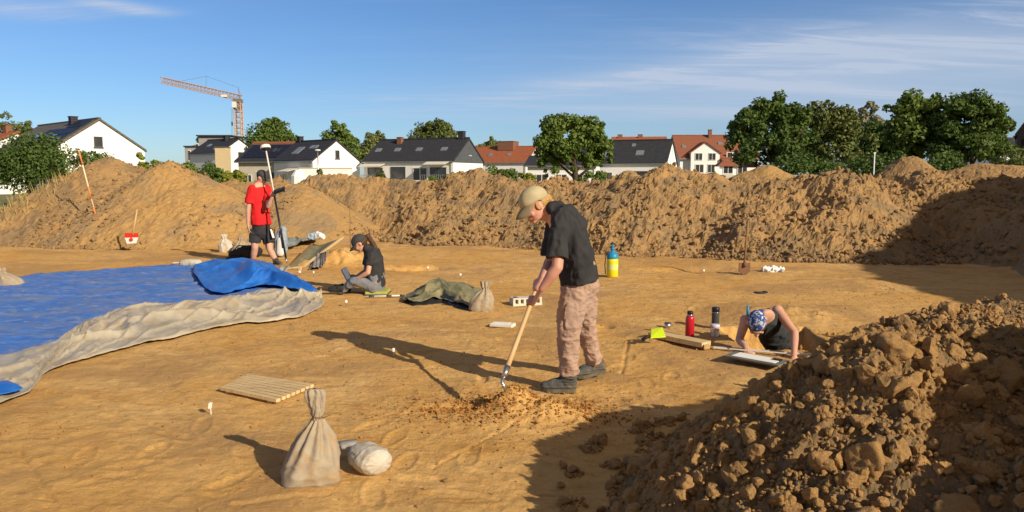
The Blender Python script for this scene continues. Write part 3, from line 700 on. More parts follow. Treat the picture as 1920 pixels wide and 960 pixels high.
tree('tree', 515, 125, 219, 94, LM['mid'], 'broad rounded tree right of the crane mast, over the brown ridged roof', 5200, 4, cb=.2, ls=.28)
tree('tree', 641, 118, 226, 74, LM['mid'], 'tall pointed green tree behind the white gable left of the centre', 4800, 5, cb=.08, ls=.26, shape=1.15)
tree('tree', 706, 135, 242, 72, LM['light'], 'pale olive tree between the two dark roofed houses', 3600, 6, ls=.28)
tree('tree', 815, 135, 219, 92, LM['olive'], 'bushy tree rising behind the ridge of the long dark roof', 4600, 7, cb=.3, ls=.28)
tree('tree', 920, 150, 251, 62, LM['light'], 'small pale tree above the red roofed house', 2600, 8, ls=.3)
tree('tree', 1077, 72, 213, 160, LM['mid'], 'big double crowned tree standing alone near the middle of the skyline', 12000, 9, cb=.12, ls=.19,
     lobes=[(1052, 262, 44, 40), (1060, 238, 24, 24), (1026, 268, 22, 30), (1100, 262, 34, 38), (1108, 240, 20, 20), (1130, 285, 24, 26), (1080, 290, 46, 26), (1034, 300, 26, 20), (1100, 302, 34, 18), (1015, 248, 10, 12), (1080, 312, 54, 18), (1035, 285, 30, 26), (1118, 270, 20, 24), (1078, 324, 62, 12), (1010, 290, 18, 26), (1142, 300, 18, 22)])
tree('tree', 1450, 62, 184, 170, LM['dark'], 'leftmost and widest of the big dark trees on the right', 15000, 10, cb=.04, ls=.17,
     lobes=[(1440, 235, 48, 42), (1462, 208, 34, 24), (1412, 232, 34, 30), (1480, 230, 40, 34), (1400, 268, 28, 30), (1440, 285, 50, 32), (1490, 280, 40, 36), (1470, 198, 20, 15)])
tree('tree', 1548, 66, 200, 130, LM['olive'], 'olive toned tree in the middle of the big dark trees, lower than both neighbours', 11000, 11, cb=.04, ls=.17,
     lobes=[(1540, 245, 44, 38), (1520, 220, 26, 22), (1570, 232, 34, 28), (1560, 285, 50, 32), (1600, 262, 34, 30), (1510, 285, 32, 32)])
tree('poplar_tree', 1622, 95, 192, 44, LM['silver'], 'pale silvery poplar tip showing above the gap in the dark trees', 6500, 12, cb=.1, ls=.20, lobes=[(1628, 212, 13, 20), (1614, 224, 12, 14), (1636, 230, 13, 16), (1624, 240, 20, 30), (1622, 265, 20, 30), (1600, 240, 18, 20), (1650, 240, 18, 20)])
tree('tree', 1642, 70, 232, 90, LM['dark'], 'low dark tree filling the gap below the silvery poplar', 7000, 13, cb=.04, ls=.17, lobes=[(1650, 270, 38, 34), (1625, 290, 34, 26), (1665, 248, 22, 18), (1680, 290, 36, 26)])
tree('tree', 1712, 58, 181, 130, LM['mid'], 'tall bright topped tree second from the right end', 13000, 14, cb=.04, ls=.16,
     lobes=[(1722, 215, 42, 32), (1740, 198, 28, 18), (1690, 220, 30, 26), (1712, 258, 50, 38), (1750, 250, 34, 36), (1735, 295, 44, 22), (1670, 262, 24, 26)])
tree('tree', 1815, 56, 182, 110, LM['dark'], 'darkest round crowned tree at the right end of the row', 13000, 15, cb=.04, ls=.16,
     lobes=[(1815, 222, 46, 38), (1808, 196, 28, 16), (1785, 235, 30, 36), (1845, 235, 30, 34), (1820, 275, 50, 32), (1775, 275, 30, 30), (1850, 285, 34, 24)])
tree('tree', 1872, 60, 214, 64, LM['mid'], 'small light green tree before the black gable at the right edge', 4500, 16, cb=.04, ls=.16, lobes=[(1886, 240, 14, 20), (1868, 255, 20, 22), (1880, 285, 24, 20), (1856, 290, 20, 18)])
def bush(px, D, pytop, pw, m, label, n, seed, ls=.12, pyb=None, name='bush', h0=0.0):
    k = D / FPX; x = (px - 960) * k; zt = P(px, pytop, D).z; w = pw * k; g = random.Random(seed)
    t = thing(name, (x, D, 0), label, name.replace('_', ' '), 'bushes and hedges behind the heaps'); L = [(x, D, zt * 0.5, w * .44, w * .40, zt * .46)]
    for i in range(6):
        a = g.uniform(0, 6.28); L.append((x + math.cos(a) * w * .27, D + math.sin(a) * w * .2, zt * g.uniform(.35, .78), w * .2, w * .2, zt * .18))
    foliage('foliage', L, n, ls, m, seed, t, clump=.42)
    mb = MB(); mb.tube([(x, D, -.1), (x, D, zt * .5)], [.07 + w * .01, .03], 6)
    for i in range(5):
        a = g.uniform(0, 6.28); mb.tube([(x, D, .1), (x + math.cos(a) * w * .2, D + math.sin(a) * w * .2, zt * .6)], [.05, .02], 5)
    mb.build('stems', M_bark, t, smooth=True)
bush(66, 40, 256, 140, LM['dark'], 'big round dark bush before the solar roofed house at the left', 11000, 31, .085)
bush(178, 52, 277, 78, LM['dark'], 'smaller dark bush against the white gable wall at the left', 3500, 32, .10)
bush(285, 48, 285, 50, LM['lime'], 'yellow green bush right of the large white gable', 2600, 33, .10)
bush(312, 46, 297, 40, LM['light'], 'low pale bush beside the yellow green one', 1500, 34, .09)
bush(352, 44, 297, 60, LM['mid'], 'mid green shrub left of the sand coloured wall', 2600, 35, .09)
bush(398, 43, 303, 56, LM['dark'], 'dark shrub below the grey flat roofed building', 2600, 36, .09)
bush(440, 42, 312, 48, LM['lime'], 'bright green rounded shrub left of the red shirted person', 2200, 37, .09)
bush(452, 50, 300, 34, LM['dark'], 'dark shrub under the small white gable', 1500, 38, .09)
bush(598, 60, 318, 50, LM['mid'], 'low green garden hedge left of the white gable corner', 1500, 39, .1, name='hedge')
bush(640, 52, 322, 26, LM['dark'], 'tiny round dark shrub before the white gable left of centre', 900, 40, .08)
bush(714, 50, 317, 44, LM['olive'], 'reddish brown round shrub left of the balcony house', 1500, 41, .08)
bush(820, 60, 325, 90, LM['mid'], 'low flat hedge along the front of the balcony house', 1500, 42, .09, name='hedge')
bush(938, 60, 306, 62, LM['mid'], 'shrub below the long red roof', 2200, 43, .1)
bush(988, 58, 317, 30, LM['lime'], 'light green small shrub at the red roofed house', 900, 44, .1)
bush(1120, 60, 322, 90, LM['mid'], 'low hedge under the big double crowned tree', 1800, 45, .1, name='hedge')
bush(1890, 44, 287, 90, LM['olive'], 'pale scrub at the foot of the trees at the right edge', 3200, 46, .09)
bush(1500, 54, 284, 170, LM['dark'], 'undergrowth below the widest dark tree', 4200, 47, .12)
bush(1640, 54, 286, 170, LM['dark'], 'undergrowth below the gap in the tree row', 4200, 48, .12)
bush(1765, 50, 286, 170, LM['dark'], 'undergrowth behind the pointed brown heap', 4200, 49, .12)
# dry grass on the berm at the far left
M_dry = mat('dry grass', (0.42, 0.32, 0.14), (0.30, 0.26, 0.10), 3, .9)
g_ = np.random.RandomState(5); n = 5200; gx = g_.uniform(-15.5, -9.5, n); gy = g_.uniform(18.4, 24.5, n); gh = np.maximum(top(gx, gy), 0.0)
keep_ = g_.rand(n) < sstep(-11.2, -13.0, gx) * 1.0; gx, gy, gh = gx[keep_], gy[keep_], gh[keep_]; n = len(gx)
a = g_.uniform(0, 6.28, n); h = g_.uniform(.08, .30, n) * (1 + .5 * vnoise(gx, gy, seed=3)); w = .012; lx = g_.normal(0, .08, n); ly = g_.normal(0, .08, n)
V = np.stack([np.stack([gx - w * np.cos(a), gy - w * np.sin(a), gh - .02], 1), np.stack([gx + w * np.cos(a), gy + w * np.sin(a), gh - .02], 1), np.stack([gx + lx, gy + ly, gh + h], 1)], 1).reshape(-1, 3)
tag(link('dry_grass', mkmesh('dry_grass', V, np.arange(n * 3).reshape(n, 3), M_dry, False)), 'dry pale grass growing on the heap at the far left', 'grass', None, 'stuff')

# ================================================================= HOUSES
M_white = mat('white render', (0.88, 0.885, 0.90), (0.82, 0.825, 0.84), 1.2, .85, .1)
M_beige = mat('beige render', (0.60, 0.55, 0.46), (0.54, 0.50, 0.42), 1.5, .9)
M_sand = mat('sand coloured render', (0.62, 0.50, 0.30), (0.58, 0.46, 0.28), 1.5, .9)
M_gray = mat('grey render', (0.34, 0.34, 0.34), (0.30, 0.30, 0.30), 1.5, .9)
def tilemat(n, a, b):
    m = mat(n, a, b, 3.0, .75, 0.0, spec=.25); t = m.node_tree; bs = t.nodes['Principled BSDF']
    w = t.nodes.new('ShaderNodeTexWave'); w.wave_type = 'BANDS'; w.bands_direction = 'Z'; w.inputs['Scale'].default_value = 1.1; w.inputs['Distortion'].default_value = .6
    tcn = t.nodes.new('ShaderNodeTexCoord'); t.links.new(tcn.outputs['Object'], w.inputs[0]); bp = t.nodes.new('ShaderNodeBump'); bp.inputs['Strength'].default_value = .5; bp.inputs['Distance'].default_value = .05
    t.links.new(w.outputs[1], bp.inputs['Height']); t.links.new(bp.outputs[0], bs.inputs['Normal']); return m
M_rdark = tilemat('anthracite roof tiles', (0.030, 0.032, 0.042), (0.045, 0.046, 0.055))
M_rgrey = tilemat('weathered grey roof tiles', (0.11, 0.10, 0.095), (0.15, 0.14, 0.125))
M_rred = tilemat('red roof tiles', (0.36, 0.12, 0.055), (0.27, 0.09, 0.045))
M_rred2 = tilemat('brown red roof tiles', (0.24, 0.095, 0.06), (0.30, 0.11, 0.06))
M_slate = mat('slate cladding', (0.10, 0.115, 0.135), (0.075, 0.085, 0.10), 4, .6, .2)
M_pane = mat('window glass', (0.03, 0.035, 0.04), (0.06, 0.065, 0.07), 1, .08, spec=.6)
M_sky = mat('skylight glass', (0.20, 0.22, 0.25), None, rough=.12, spec=.8)
M_solar = mat('solar panel', (0.012, 0.014, 0.026), (0.02, 0.022, 0.034), 2, .45, spec=.25)
M_frame = mat('white window frame', (0.75, 0.75, 0.74), None, rough=.5)
M_dfr = mat('dark window frame', (0.08, 0.08, 0.085), None, rough=.5)
M_brick = mat('chimney brick', (0.25, 0.12, 0.08), (0.18, 0.09, 0.06), 8, .9)
M_awn = mat('cream awning cloth', (0.72, 0.68, 0.58), (0.66, 0.62, 0.54), 3, .8)
M_metal = mat('galvanised metal', (0.45, 0.46, 0.47), (0.38, 0.39, 0.40), 6, .35, metallic=.7)
M_blackw = mat('black stained timber', (0.018, 0.018, 0.026), (0.028, 0.028, 0.036), 3, .8)
class House:
    """ridge along local X from the near gable (x=0) back to x=-L; the front wall faces local -Y"""
    def __init__(s, label, loc, yaw, W, L, ez, rz, mw, mr, over=.35, mg=None, cat='house', name='house', group='houses behind the site'):
        s.t = thing(name, loc, label, cat, group); s.t.rotation_euler = (0, 0, yaw); ORG[s.t.name] = Vector((0, 0, 0))
        s.W, s.L, s.ez, s.rz, s.over = W, L, ez, rz, over
        mb = MB(); h = W / 2
        V = [(0, -h, -.3), (0, h, -.3), (0, h, ez), (0, 0, rz), (0, -h, ez), (-L, -h, -.3), (-L, h, -.3), (-L, h, ez), (-L, 0, rz), (-L, -h, ez)]
        mb.add(V, [(0, 1, 2, 3, 4), (9, 8, 7, 6, 5), (0, 4, 9, 5), (1, 6, 7, 2), (0, 5, 6, 1), (4, 3, 8, 9), (3, 2, 7, 8)])
        s.wall = mb.build('wall', mw, s.t, local=True)
        sl = (rz - ez) / h; mb = MB(); o = over; th = .22
        for sg in (-1, 1):
            a = [(o, 0, rz + .03), (-L - o, 0, rz + .03), (-L - o, sg * (h + o), ez - sl * o + .03), (o, sg * (h + o), ez - sl * o + .03)]
            V = a + [(x, y, z + th) for x, y, z in a]; F = [(0, 1, 2, 3), (7, 6, 5, 4), (0, 4, 5, 1), (1, 5, 6, 2), (2, 6, 7, 3), (3, 7, 4, 0)]
            mb.add(V, F if sg < 0 else [tuple(reversed(f)) for f in F])
        mb.bar((o, 0, rz + .03 + th), (-L - o, 0, rz + .03 + th), .3, .14)
        s.roof = mb.build('roof', mr, s.t, local=True); s.sl = sl
        mb = MB(); ye = -(h + o + .06); ze = ez - sl * o + .08
        mb.tube([(o * .8, ye, ze), (-L - o * .8, ye, ze)], .07, 8); mb.tube([(-.25, ye, ze), (-.25, -h - .06, ze - .35), (-.25, -h - .06, 0)], .045, 6); mb.build('gutter', M_metal, s.t, local=True)
    def win(s, face, u, z, w, h, mf=None, panes=2):
        """u is metres from the near gable along the front (face F/B), or across the gable (face G)"""
        mb = MB(); pm = MB(); mf = mf or M_frame; hh = s.W / 2
        def q(a, d, c):
            if face == 'F': return (-a, -hh - d, c)
            if face == 'B': return (-a, hh + d, c)
            return (d, a, c)
        def bx(mm, a0, a1, z0, z1, d0, d1):
            V = [q(a, d, c) for d in (d0, d1) for a, c in ((a0, z0), (a1, z0), (a1, z1), (a0, z1))]
            F = [(0, 1, 2, 3), (7, 6, 5, 4), (0, 4, 5, 1), (1, 5, 6, 2), (2, 6, 7, 3), (3, 7, 4, 0)]; mm.add(V, F)
        u0, u1, z0, z1 = u - w / 2, u + w / 2, z, z + h; f = .09
        bx(mb, u0, u1, z1 - f, z1, -.02, .06); bx(mb, u0, u1, z0, z0 + f, -.02, .06); bx(mb, u0, u0 + f, z0 + f, z1 - f, -.02, .058); bx(mb, u1 - f, u1, z0 + f, z1 - f, -.02, .058)
        for k in range(1, panes): c = u0 + (u1 - u0) * k / panes; bx(mb, c - f / 2, c + f / 2, z0 + f, z1 - f, -.02, .055)
        bx(mb, u0 - .08, u1 + .08, z0 - .08, z0 - .001, -.02, .14)
        o = mb.build('window', mf, s.t, local=True); bx(pm, u0 + f, u1 - f, z0 + f, z1 - f, -.015, .02); pm.build('pane', M_pane, o, local=True); return o
    def slope(s, u0, u1, a0, a1, lift0=.26, lift1=.34, side=-1):
        """a slab lying on the front roof slope; a = fraction from eave to ridge"""
        hh = s.W / 2; V = []
        for lf in (lift0, lift1):
            for u, a in ((u0, a0), (u1, a0), (u1, a1), (u0, a1)): V.append((-u, side * hh * (1 - a), s.ez + (s.rz - s.ez) * a + lf))
        F = [(3, 2, 1, 0), (4, 5, 6, 7), (0, 1, 5, 4), (1, 2, 6, 5), (2, 3, 7, 6), (3, 0, 4, 7)]; return V, F
    def skylight(s, u, a, w=1.0, da=.16):
        mb = MB(); mb.add(*s.slope(u - w / 2, u + w / 2, a, a + da)); o = mb.build('skylight', M_metal, s.roof, local=True); return o
    def sky2(s, u, a, w=1.0, da=.16):
        mb = MB(); mb.add(*s.slope(u - w / 2, u + w / 2, a, a + da, .24, .36)); mb.build('skylight', M_sky, s.roof, local=True)
    def solar(s, u0, u1, a0, a1):
        mb = MB(); n = max(1, round((u1 - u0) / 1.05))
        for i in range(n):
            w = (u1 - u0) / n; mb.add(*s.slope(u0 + i * w + .03, u0 + (i + 1) * w - .03, a0, a1, .30, .36))
        mb.build('solar_panels', M_solar, s.roof, local=True)
    def chimney(s, u, y, w=.6, h=1.0, m=None):
        mb = MB(); z = s.rz - abs(y) * s.sl; mb.box((-u, y, z + h / 2), (w, w, h + .8)); mb.box((-u, y, z + h + .02 + .4), (w + .12, w + .12, .08)); mb.build('chimney', m or M_brick, s.roof, local=True)
    def box(s, name, m, c, size): mb = MB(); mb.box(c, size); return mb.build(name, m, s.t, local=True)
    def balcony(s, u0, u1, z, d=1.4):
        hh = s.W / 2; mb = MB(); mb.box((-(u0 + u1) / 2, -hh - d / 2 - .005, z), (u1 - u0, d, .16)); o = mb.build('balcony', M_frame, s.t, local=True)
        mb = MB(); n = int((u1 - u0) / .25)
        mb.box((-(u0 + u1) / 2, -hh - d + .04, z + 1.0), (u1 - u0, .05, .06))
        for i in range(n + 1): mb.box((-(u0 + (u1 - u0) * i / n), -hh - d + .04, z + .52), (.05, .04, .9))
        mb.build('railing', M_metal, o, local=True)
    def awning(s, u0, u1, z, d=1.6):
        hh = s.W / 2; V = [(-u0, -hh - .02, z), (-u1, -hh - .02, z), (-u1, -hh - d, z - .4), (-u0, -hh - d, z - .4)]; V += [(x, y, zz + .05) for x, y, zz in V]
        mb = MB(); mb.add(V, [(3, 2, 1, 0), (4, 5, 6, 7), (0, 1, 5, 4), (1, 2, 6, 5), (2, 3, 7, 6), (3, 0, 4, 7)]); mb.build('awning', M_awn, s.t, local=True)
def at(px, D): return ((px - 960) * D / FPX, D, 0)
def zpx(py, D): return P(960, py, D).z
# left: white gable with solar roof
D = 78
H1 = House('large white gabled house with solar panels on a dark grey roof at the left', at(196, D), R(-40), 8.9, 17, zpx(281, 78), zpx(226, D), M_white, M_rgrey, over=.18)
H1.solar(.8, 9.4, .18, .40); H1.solar(.8, 9.4, .44, .66); H1.solar(.8, 5.2, .70, .92); H1.sky2(10.4, .42, 1.1, .14); H1.sky2(8.1, .24, 1.2, .14); H1.sky2(5.0, .30, 1.2, .14)
H1.chimney(5.4, -.5, .7, .55, M_rdark); H1.win('G', -.2, 4.7, .85, 1.1, M_dfr, 1)
# red roof at the left edge
D = 100
Ha = House('red tiled house cut by the left edge behind the big bush', at(42, D), R(-30), 9, 16, zpx(279, D), zpx(250, D), M_white, M_rred); Ha.chimney(2.2, 0, .8, .7); Ha.win('F', 4, 1.0, 1.4, 1.2); Ha.win('F', 8, 1.0, 1.4, 1.2)
Hs = House('low white outbuilding at the left edge under the big bush', at(18, 70), R(-20), 4, 8, zpx(316, 70), zpx(309, 70), M_white, M_rgrey, cat='shed', name='outbuilding', group=None); Hs.win('F', 2, .8, .9, .7)
# grey modern block + sand coloured wall
D = 135
t = thing('flat_roofed_building', at(392, D), 'grey flat roofed building with a set back upper storey, left of the crane mast', 'building')
k = D / FPX; x0 = (352 - 960) * k; x1 = (436 - 960) * k; zt = zpx(275, D)
mb = MB(); mb.box(((x0 + x1) / 2, D + 4, zt / 2), (x1 - x0, 8, zt)); wl = mb.build('wall', M_gray, t)
mb = MB(); mb.box(((x0 + x1) / 2 + .8, D + 4.5, zt + 1.0 + .01), ((x1 - x0) * .72, 6, 1.8)); mb.build('upper_storey', M_gray, t)
mb = MB(); mb.box(((x0 + x1) / 2 + .8, D + 4.4, zt + 2.03), ((x1 - x0) * .78, 6.8, .22)); mb.box(((x0 + x1) / 2, D + 3.9, zt + .06), (x1 - x0 + .3, 8.3, .2)); mb.build('roof', M_rdark, t)
for i, (a, b, zz, hh) in enumerate([(358, 363, 281, 2.0), (369, 373, 281, 2.0), (381, 388, 281, 2.0), (396, 403, 281, 2.0), (366, 372, 269, .9), (400, 410, 269, .9), (418, 424, 281, 1.6)]):
    xa, xb = (a - 960) * k, (b - 960) * k; z1 = zpx(zz, D); mb = MB(); y = D - .03 if zz > 275 else D + 1.47
    mb.box(((xa + xb) / 2, y, z1 - hh / 2), (xb - xa, .1, hh)); w = mb.build('window', M_frame, t); mb = MB(); mb.box(((xa + xb) / 2, y - .03, z1 - hh / 2), ((xb - xa) * .75, .1, hh * .86)); mb.build('pane', M_pane, w)
D = 112; k = D / FPX; t = thing('stair_tower', at(418, D), 'narrow sand coloured wall block before the small white gable', 'tower block')
mb = MB(); mb.box(((418 - 960) * k, D + 1, zpx(277, D) / 2), (20 * k, 2, zpx(277, D))); mb.build('wall', M_sand, t); mb = MB(); mb.box(((418 - 960) * k, D + 1, zpx(277, D) + .08), (21 * k, 2.2, .14)); mb.build('coping', M_rgrey, t)
D = 122
H4 = House('small white gabled house right under the crane mast', at(453, D), R(-38), 7.0, 9, zpx(289, D), zpx(262, D), M_white, M_rdark, over=.15); H4.win('G', .2, 4.4, .8, 1.3, M_dfr, 1); H4.chimney(3, -.4, .6, .5, M_rdark)
H4.sky2(2.6, .2, .9); H4.sky2(6, .45, .9)
# brown ridge house
D = 100
H5 = House('beige house with dark panels under a brown ridge, behind the red shirted person', at(563, D + 4), R(-14), 8.5, 6.6, zpx(302, D), zpx(268, D), M_beige, M_rdark, over=.4)
H5.solar(.2, 6.4, .06, .82); H5.sky2(2.2, .42, 1.3, .2); H5.win('F', 1.4, .8, 1.0, 1.6, None, 1); H5.win('F', 3.2, .8, 1.6, 1.6); H5.win('F', 5.2, .8, 1.2, 1.2); mb = MB(); mb.add(*H5.slope(-.3, 6.9, .90, 1.0, .25, .42)); mb.build('ridge_strip', M_rred2, H5.roof, local=True)
D = 92
H6 = House('white gabled house with an anthracite roof left of the centre', at(634, D), R(-40), 7.0, 8.2, zpx(303, D), zpx(265, D), M_white, M_rdark, over=.12)
H6.win('G', .1, 3.9, .6, 1.0, M_dfr, 1); H6.win('G', .2, 1.5, .4, .5, M_dfr, 1); H6.sky2(5.2, .30, 1.3, .32); H6.sky2(2.4, .55, .8, .14); H6.sky2(3.2, .55, .5, .14); H6.win('F', 6.2, .9, 1.6, 1.2); H6.win('F', 3.4, .6, 1.2, 1.9)
H6.awning(2.6, 5.0, 2.7, 1.8); H6.chimney(7.5, 0, .6, .4, M_rdark)
D = 70; k = D / FPX
t = thing('garden_wall', at(605, D), 'long white garden wall running left from the white gabled house', 'wall'); mb = MB(); mb.box(((612 - 960) * k, D, zpx(316, D) / 2), (100 * k, .25, zpx(316, D))); mb.build('wall', M_white, t); mb = MB(); mb.box(((612 - 960) * k, D, zpx(316, D) + .04), (101 * k, .33, .08)); mb.build('coping', M_beige, t)
t = thing('garden_tent', at(562, 44), 'small white cloth cover with a pointed top standing behind the ochre heap', 'tent')
mb = MB(); k = 44 / FPX; cxp = (562 - 960) * k; z1 = zpx(318, 44)
mb.tube([(cxp, 44, 0), (cxp, 44, z1 * .5), (cxp, 44, z1 * .82), (cxp, 44, z1)], [.42, .46, .44, .18], 10); mb.build('cover', M_white, t, smooth=False); mb = MB(); mb.tube([(cxp, 44, z1 - .05), (cxp, 44, z1 + .12)], .03, 6); mb.build('knob', M_metal, t)
# long house with slate gable
D = 92
H7 = House('long low house with an anthracite roof, slate gable, awnings and a balcony', at(879, D), R(-24), 7.9, 12.6, zpx(303, D - 2), zpx(262, D), M_white, M_rdark, over=.16)
hh = 3.95; mb = MB(); e = H7.ez; mb.add([(.003, -hh, e - .1), (.003, hh, e - .1), (.003, hh, e), (.003, 0, H7.rz), (.003, -hh, e), (.07, -hh, e - .1), (.07, hh, e - .1), (.07, hh, e), (.07, 0, H7.rz), (.07, -hh, e)], [(4, 3, 2, 1, 0), (5, 6, 7, 8, 9), (0, 1, 6, 5), (1, 2, 7, 6), (2, 3, 8, 7), (3, 4, 9, 8), (4, 0, 5, 9)]); mb.build('slate_gable', M_slate, H7.t, local=True)
H7.win('G', .3, 4.3, .5, 1.2, None, 1); H7.win('G', .2, 1.5, .35, .8, M_dfr, 1)
for u in (2.2, 5.7, 8.8, 11.6): H7.sky2(u, .40, .8, .13)
H7.win('F', 7.6, 1.0, 2.1, 1.9, M_dfr, 1); H7.win('F', 4.5, 1.2, 2.0, 1.6, None, 2); H7.win('F', 2.0, .9, 2.2, 1.9, M_dfr, 2); H7.win('F', 10.9, .9, 2.2, 1.9, M_dfr, 2)
H7.awning(.4, 3.4, 3.5, 1.3); H7.awning(9.3, 12.4, 3.3, 1.5); H7.balcony(.4, 3.6, .9); H7.balcony(9.0, 12.5, .9); H7.chimney(.9, 0, .7, .6, M_rdark); H7.chimney(9.3, -.7, .6, .5)
# red roof
D = 118
H8 = House('long red tiled house with a white gable end behind the balcony house', at(1003, D), R(-20), 8.5, 15, zpx(306, D), zpx(277, D), M_white, M_rred, over=.2)
H8.sky2(3.5, .35, .6); H8.sky2(6.6, .35, .6); H8.sky2(9.3, .35, .6); H8.chimney(4.5, 0, 2.6, .6); H8.win('F', 3.5, .8, 1.6, 1.3); H8.win('F', 7, .8, 1.6, 1.3); H8.win('G', 0, 3.2, .8, .9)
D = 96
H9 = House('dark roofed house with a white gable right of the big double crowned tree', at(1257, D), R(-22), 7.6, 12, zpx(308, D), zpx(265, D), M_white, M_rdark, over=.14)
H9.sky2(3.6, .30, 1.0, .18); H9.sky2(7.6, .24, 1.0, .18); H9.sky2(4.7, .70, .5, .1); H9.win('F', 3, .7, 4.2, 1.7, M_dfr, 3); H9.win('F', 7.5, .9, 1.6, 1.4); H9.win('F', 10.3, .9, 1.6, 1.4); H9.win('G', .2, 4.4, .4, .9, None, 1)
H9b = House('low white terraced house half hidden by the big double crowned tree', at(1120, 90), R(-10), 7, 8, zpx(312, 90), zpx(296, 90), M_white, M_rdark); H9b.win('F', 1.5, .9, 1.4, 1.1); H9b.win('F', 4, .9, 1.4, 1.1); H9b.win('F', 6.3, .9, 1.4, 1.1)
D = 150
H10 = House('far red roofed block whose ridge shows over a dark roof right of the middle', at(1245, D), R(-6), 9, 10.5, zpx(280, D), zpx(259, D), M_white, M_rred, over=.2); H10.chimney(9, 0, .9, .3); H10.chimney(5, 0, .9, .3)
D = 112; k = D / FPX
H11 = House('large red roofed apartment house with a white gabled bay and balconies', at(1400, D + 5), R(-2), 11, 11.6, zpx(297, D), zpx(253, D), M_white, M_rred2, over=.3, cat='apartment house')
H11.chimney(6.2, -.6, .5, 1.0); H11.sky2(5.0, .55, .7, .1); H11.sky2(3.4, .62, .7, .1); H11.sky2(10.6, .40, .6, .1)
mb = MB(); bw = 2.1; z1 = zpx(287, D); z2 = zpx(268, D); yb = -6.4
xb_ = -(1400 - 1299) * k
mb.add([(xb_ - bw, yb, -.2), (xb_ + bw, yb, -.2), (xb_ + bw, yb, z1), (xb_, yb, z2), (xb_ - bw, yb, z1), (xb_ - bw, -3, -.2), (xb_ + bw, -3, -.2), (xb_ + bw, -3, z1), (xb_, -3, z2), (xb_ - bw, -3, z1)],
       [(0, 1, 2, 3, 4), (9, 8, 7, 6, 5), (1, 6, 7, 2), (0, 4, 9, 5), (2, 7, 8, 3), (3, 8, 9, 4)])
by = mb.build('gabled_bay', M_white, H11.t, local=True)
mb = MB()
for sg in (-1, 1):
    a_ = [(xb_, yb - .25, z2 + .02), (xb_, -2.5, z2 + .02), (xb_ + sg * (bw + .25), -2.5, z1 - .12), (xb_ + sg * (bw + .25), yb - .25, z1 - .12)]; V = a_ + [(x, y, z + .16) for x, y, z in a_]
    F = [(0, 1, 2, 3), (7, 6, 5, 4), (0, 4, 5, 1), (1, 5, 6, 2), (2, 6, 7, 3), (3, 7, 4, 0)]; mb.add(V, F if sg > 0 else [tuple(reversed(f)) for f in F])
mb.build('bay_roof', M_rred2, by, local=True)
def bwin(dx, z, w, h, y, par):
    mb = MB(); mb.box((xb_ + dx, y, z), (w, .1, h)); o = mb.build('window', M_frame, par, local=True); mb = MB()
    for q in (-1, 1): mb.box((xb_ + dx + q * w * .23, y - .03, z), (w * .38, .1, h * .84))
    mb.build('pane', M_pane, o, local=True)
bwin(-.95, zpx(294, D), 1.1, 1.1, yb - .03, by); bwin(1.0, zpx(294, D), 1.1, 1.1, yb - .03, by); bwin(-.8, zpx(316, D), 1.3, 1.3, yb - .03, by); bwin(.9, zpx(316, D), 1.1, 1.3, yb - .03, by)
for dx, w in ((4.2, 1.8), (6.3, 1.6)):
    bwin(dx, zpx(291, D - 1), w, .9, -5.56, H11.t); bwin(dx - .6, zpx(316, D), 1.5, 1.6, -5.56, H11.t)
mb = MB(); mb.box((xb_ + 4.6, -6.2, zpx(300, D)), (4.6, 1.4, .5)); mb.build('canopy', M_rred2, H11.t, local=True)
t = thing('garden_shed', at(1358, 60), 'little brown shed with a tiled roof behind the bank, left of the orange heap tip', 'shed')
mb = MB(); c = at(1358, 60); mb.box((c[0], 60, .9), (1.3, 1.2, 1.8)); mb.build('wall', M_beige, t); mb = MB(); z = zpx(312, 60); mb.add([(c[0] - .9, 59.2, z), (c[0] + .9, 59.2, z), (c[0] + .9, 60.8, z), (c[0] - .9, 60.8, z), (c[0] - .1, 60, z + .55), (c[0] + .1, 60, z + .55)], [(3, 2, 1, 0), (0, 1, 5, 4), (1, 2, 5), (2, 3, 4, 5), (3, 0, 4)]); mb.build('roof', M_rred2, t)
t = thing('garden_shed', at(1405, 66), 'little red roofed shed right before the widest dark tree', 'shed'); c = at(1405, 66)
mb = MB(); mb.box((c[0], 66, .9), (1.0, 1.2, 1.8)); mb.build('wall', M_white, t); mb = MB(); z = zpx(314, 66); mb.add([(c[0] - .7, 65.2, z), (c[0] + .7, 65.2, z), (c[0] + .7, 66.8, z), (c[0] - .7, 66.8, z), (c[0] - .1, 66, z + .65), (c[0] + .1, 66, z + .65)], [(3, 2, 1, 0), (0, 1, 5, 4), (1, 2, 5), (2, 3, 4, 5), (3, 0, 4)]); mb.build('roof', M_rred, t)
D = 60
H12 = House('black timber clad house with a steep gable cut by the right edge', at(1955, D), R(-124), 4.2, 8, zpx(250, D), zpx(165, D), M_blackw, M_rdark, over=.15); H12.win('G', -1.2, 3.6, .5, 1.2, M_frame, 1); H12.win('G', -.4, 3.6, .5, 1.2, M_frame, 1)
H13 = House('pale house almost hidden behind the trees at the right', at(1905, 110), R(10), 8, 8, zpx(282, 110), zpx(262, 110), M_white, M_rdark)
M_fence = mat('fence boards', (0.30, 0.26, 0.20), (0.22, 0.19, 0.15), 3, .9)
def fence(pa, pb, D0, h, label, m=M_fence):
    t = thing('fence', at((pa + pb) / 2, D0), label, 'fence'); k = D0 / FPX; xa, xb = (pa - 960) * k, (pb - 960) * k; n = max(2, int((xb - xa) / 2)); mb = MB()
    for i in range(n + 1): x = xa + (xb - xa) * i / n; q = MB(); q.box((x, D0, h / 2 + .03), (.09, .09, h + .06)); q.build('post', m, t)
    for j in range(5): mb.box(((xa + xb) / 2, D0 - .06, .2 + j * (h - .3) / 4), (xb - xa, .03, (h - .3) / 4 - .06))
    mb.build('boards', m, t)
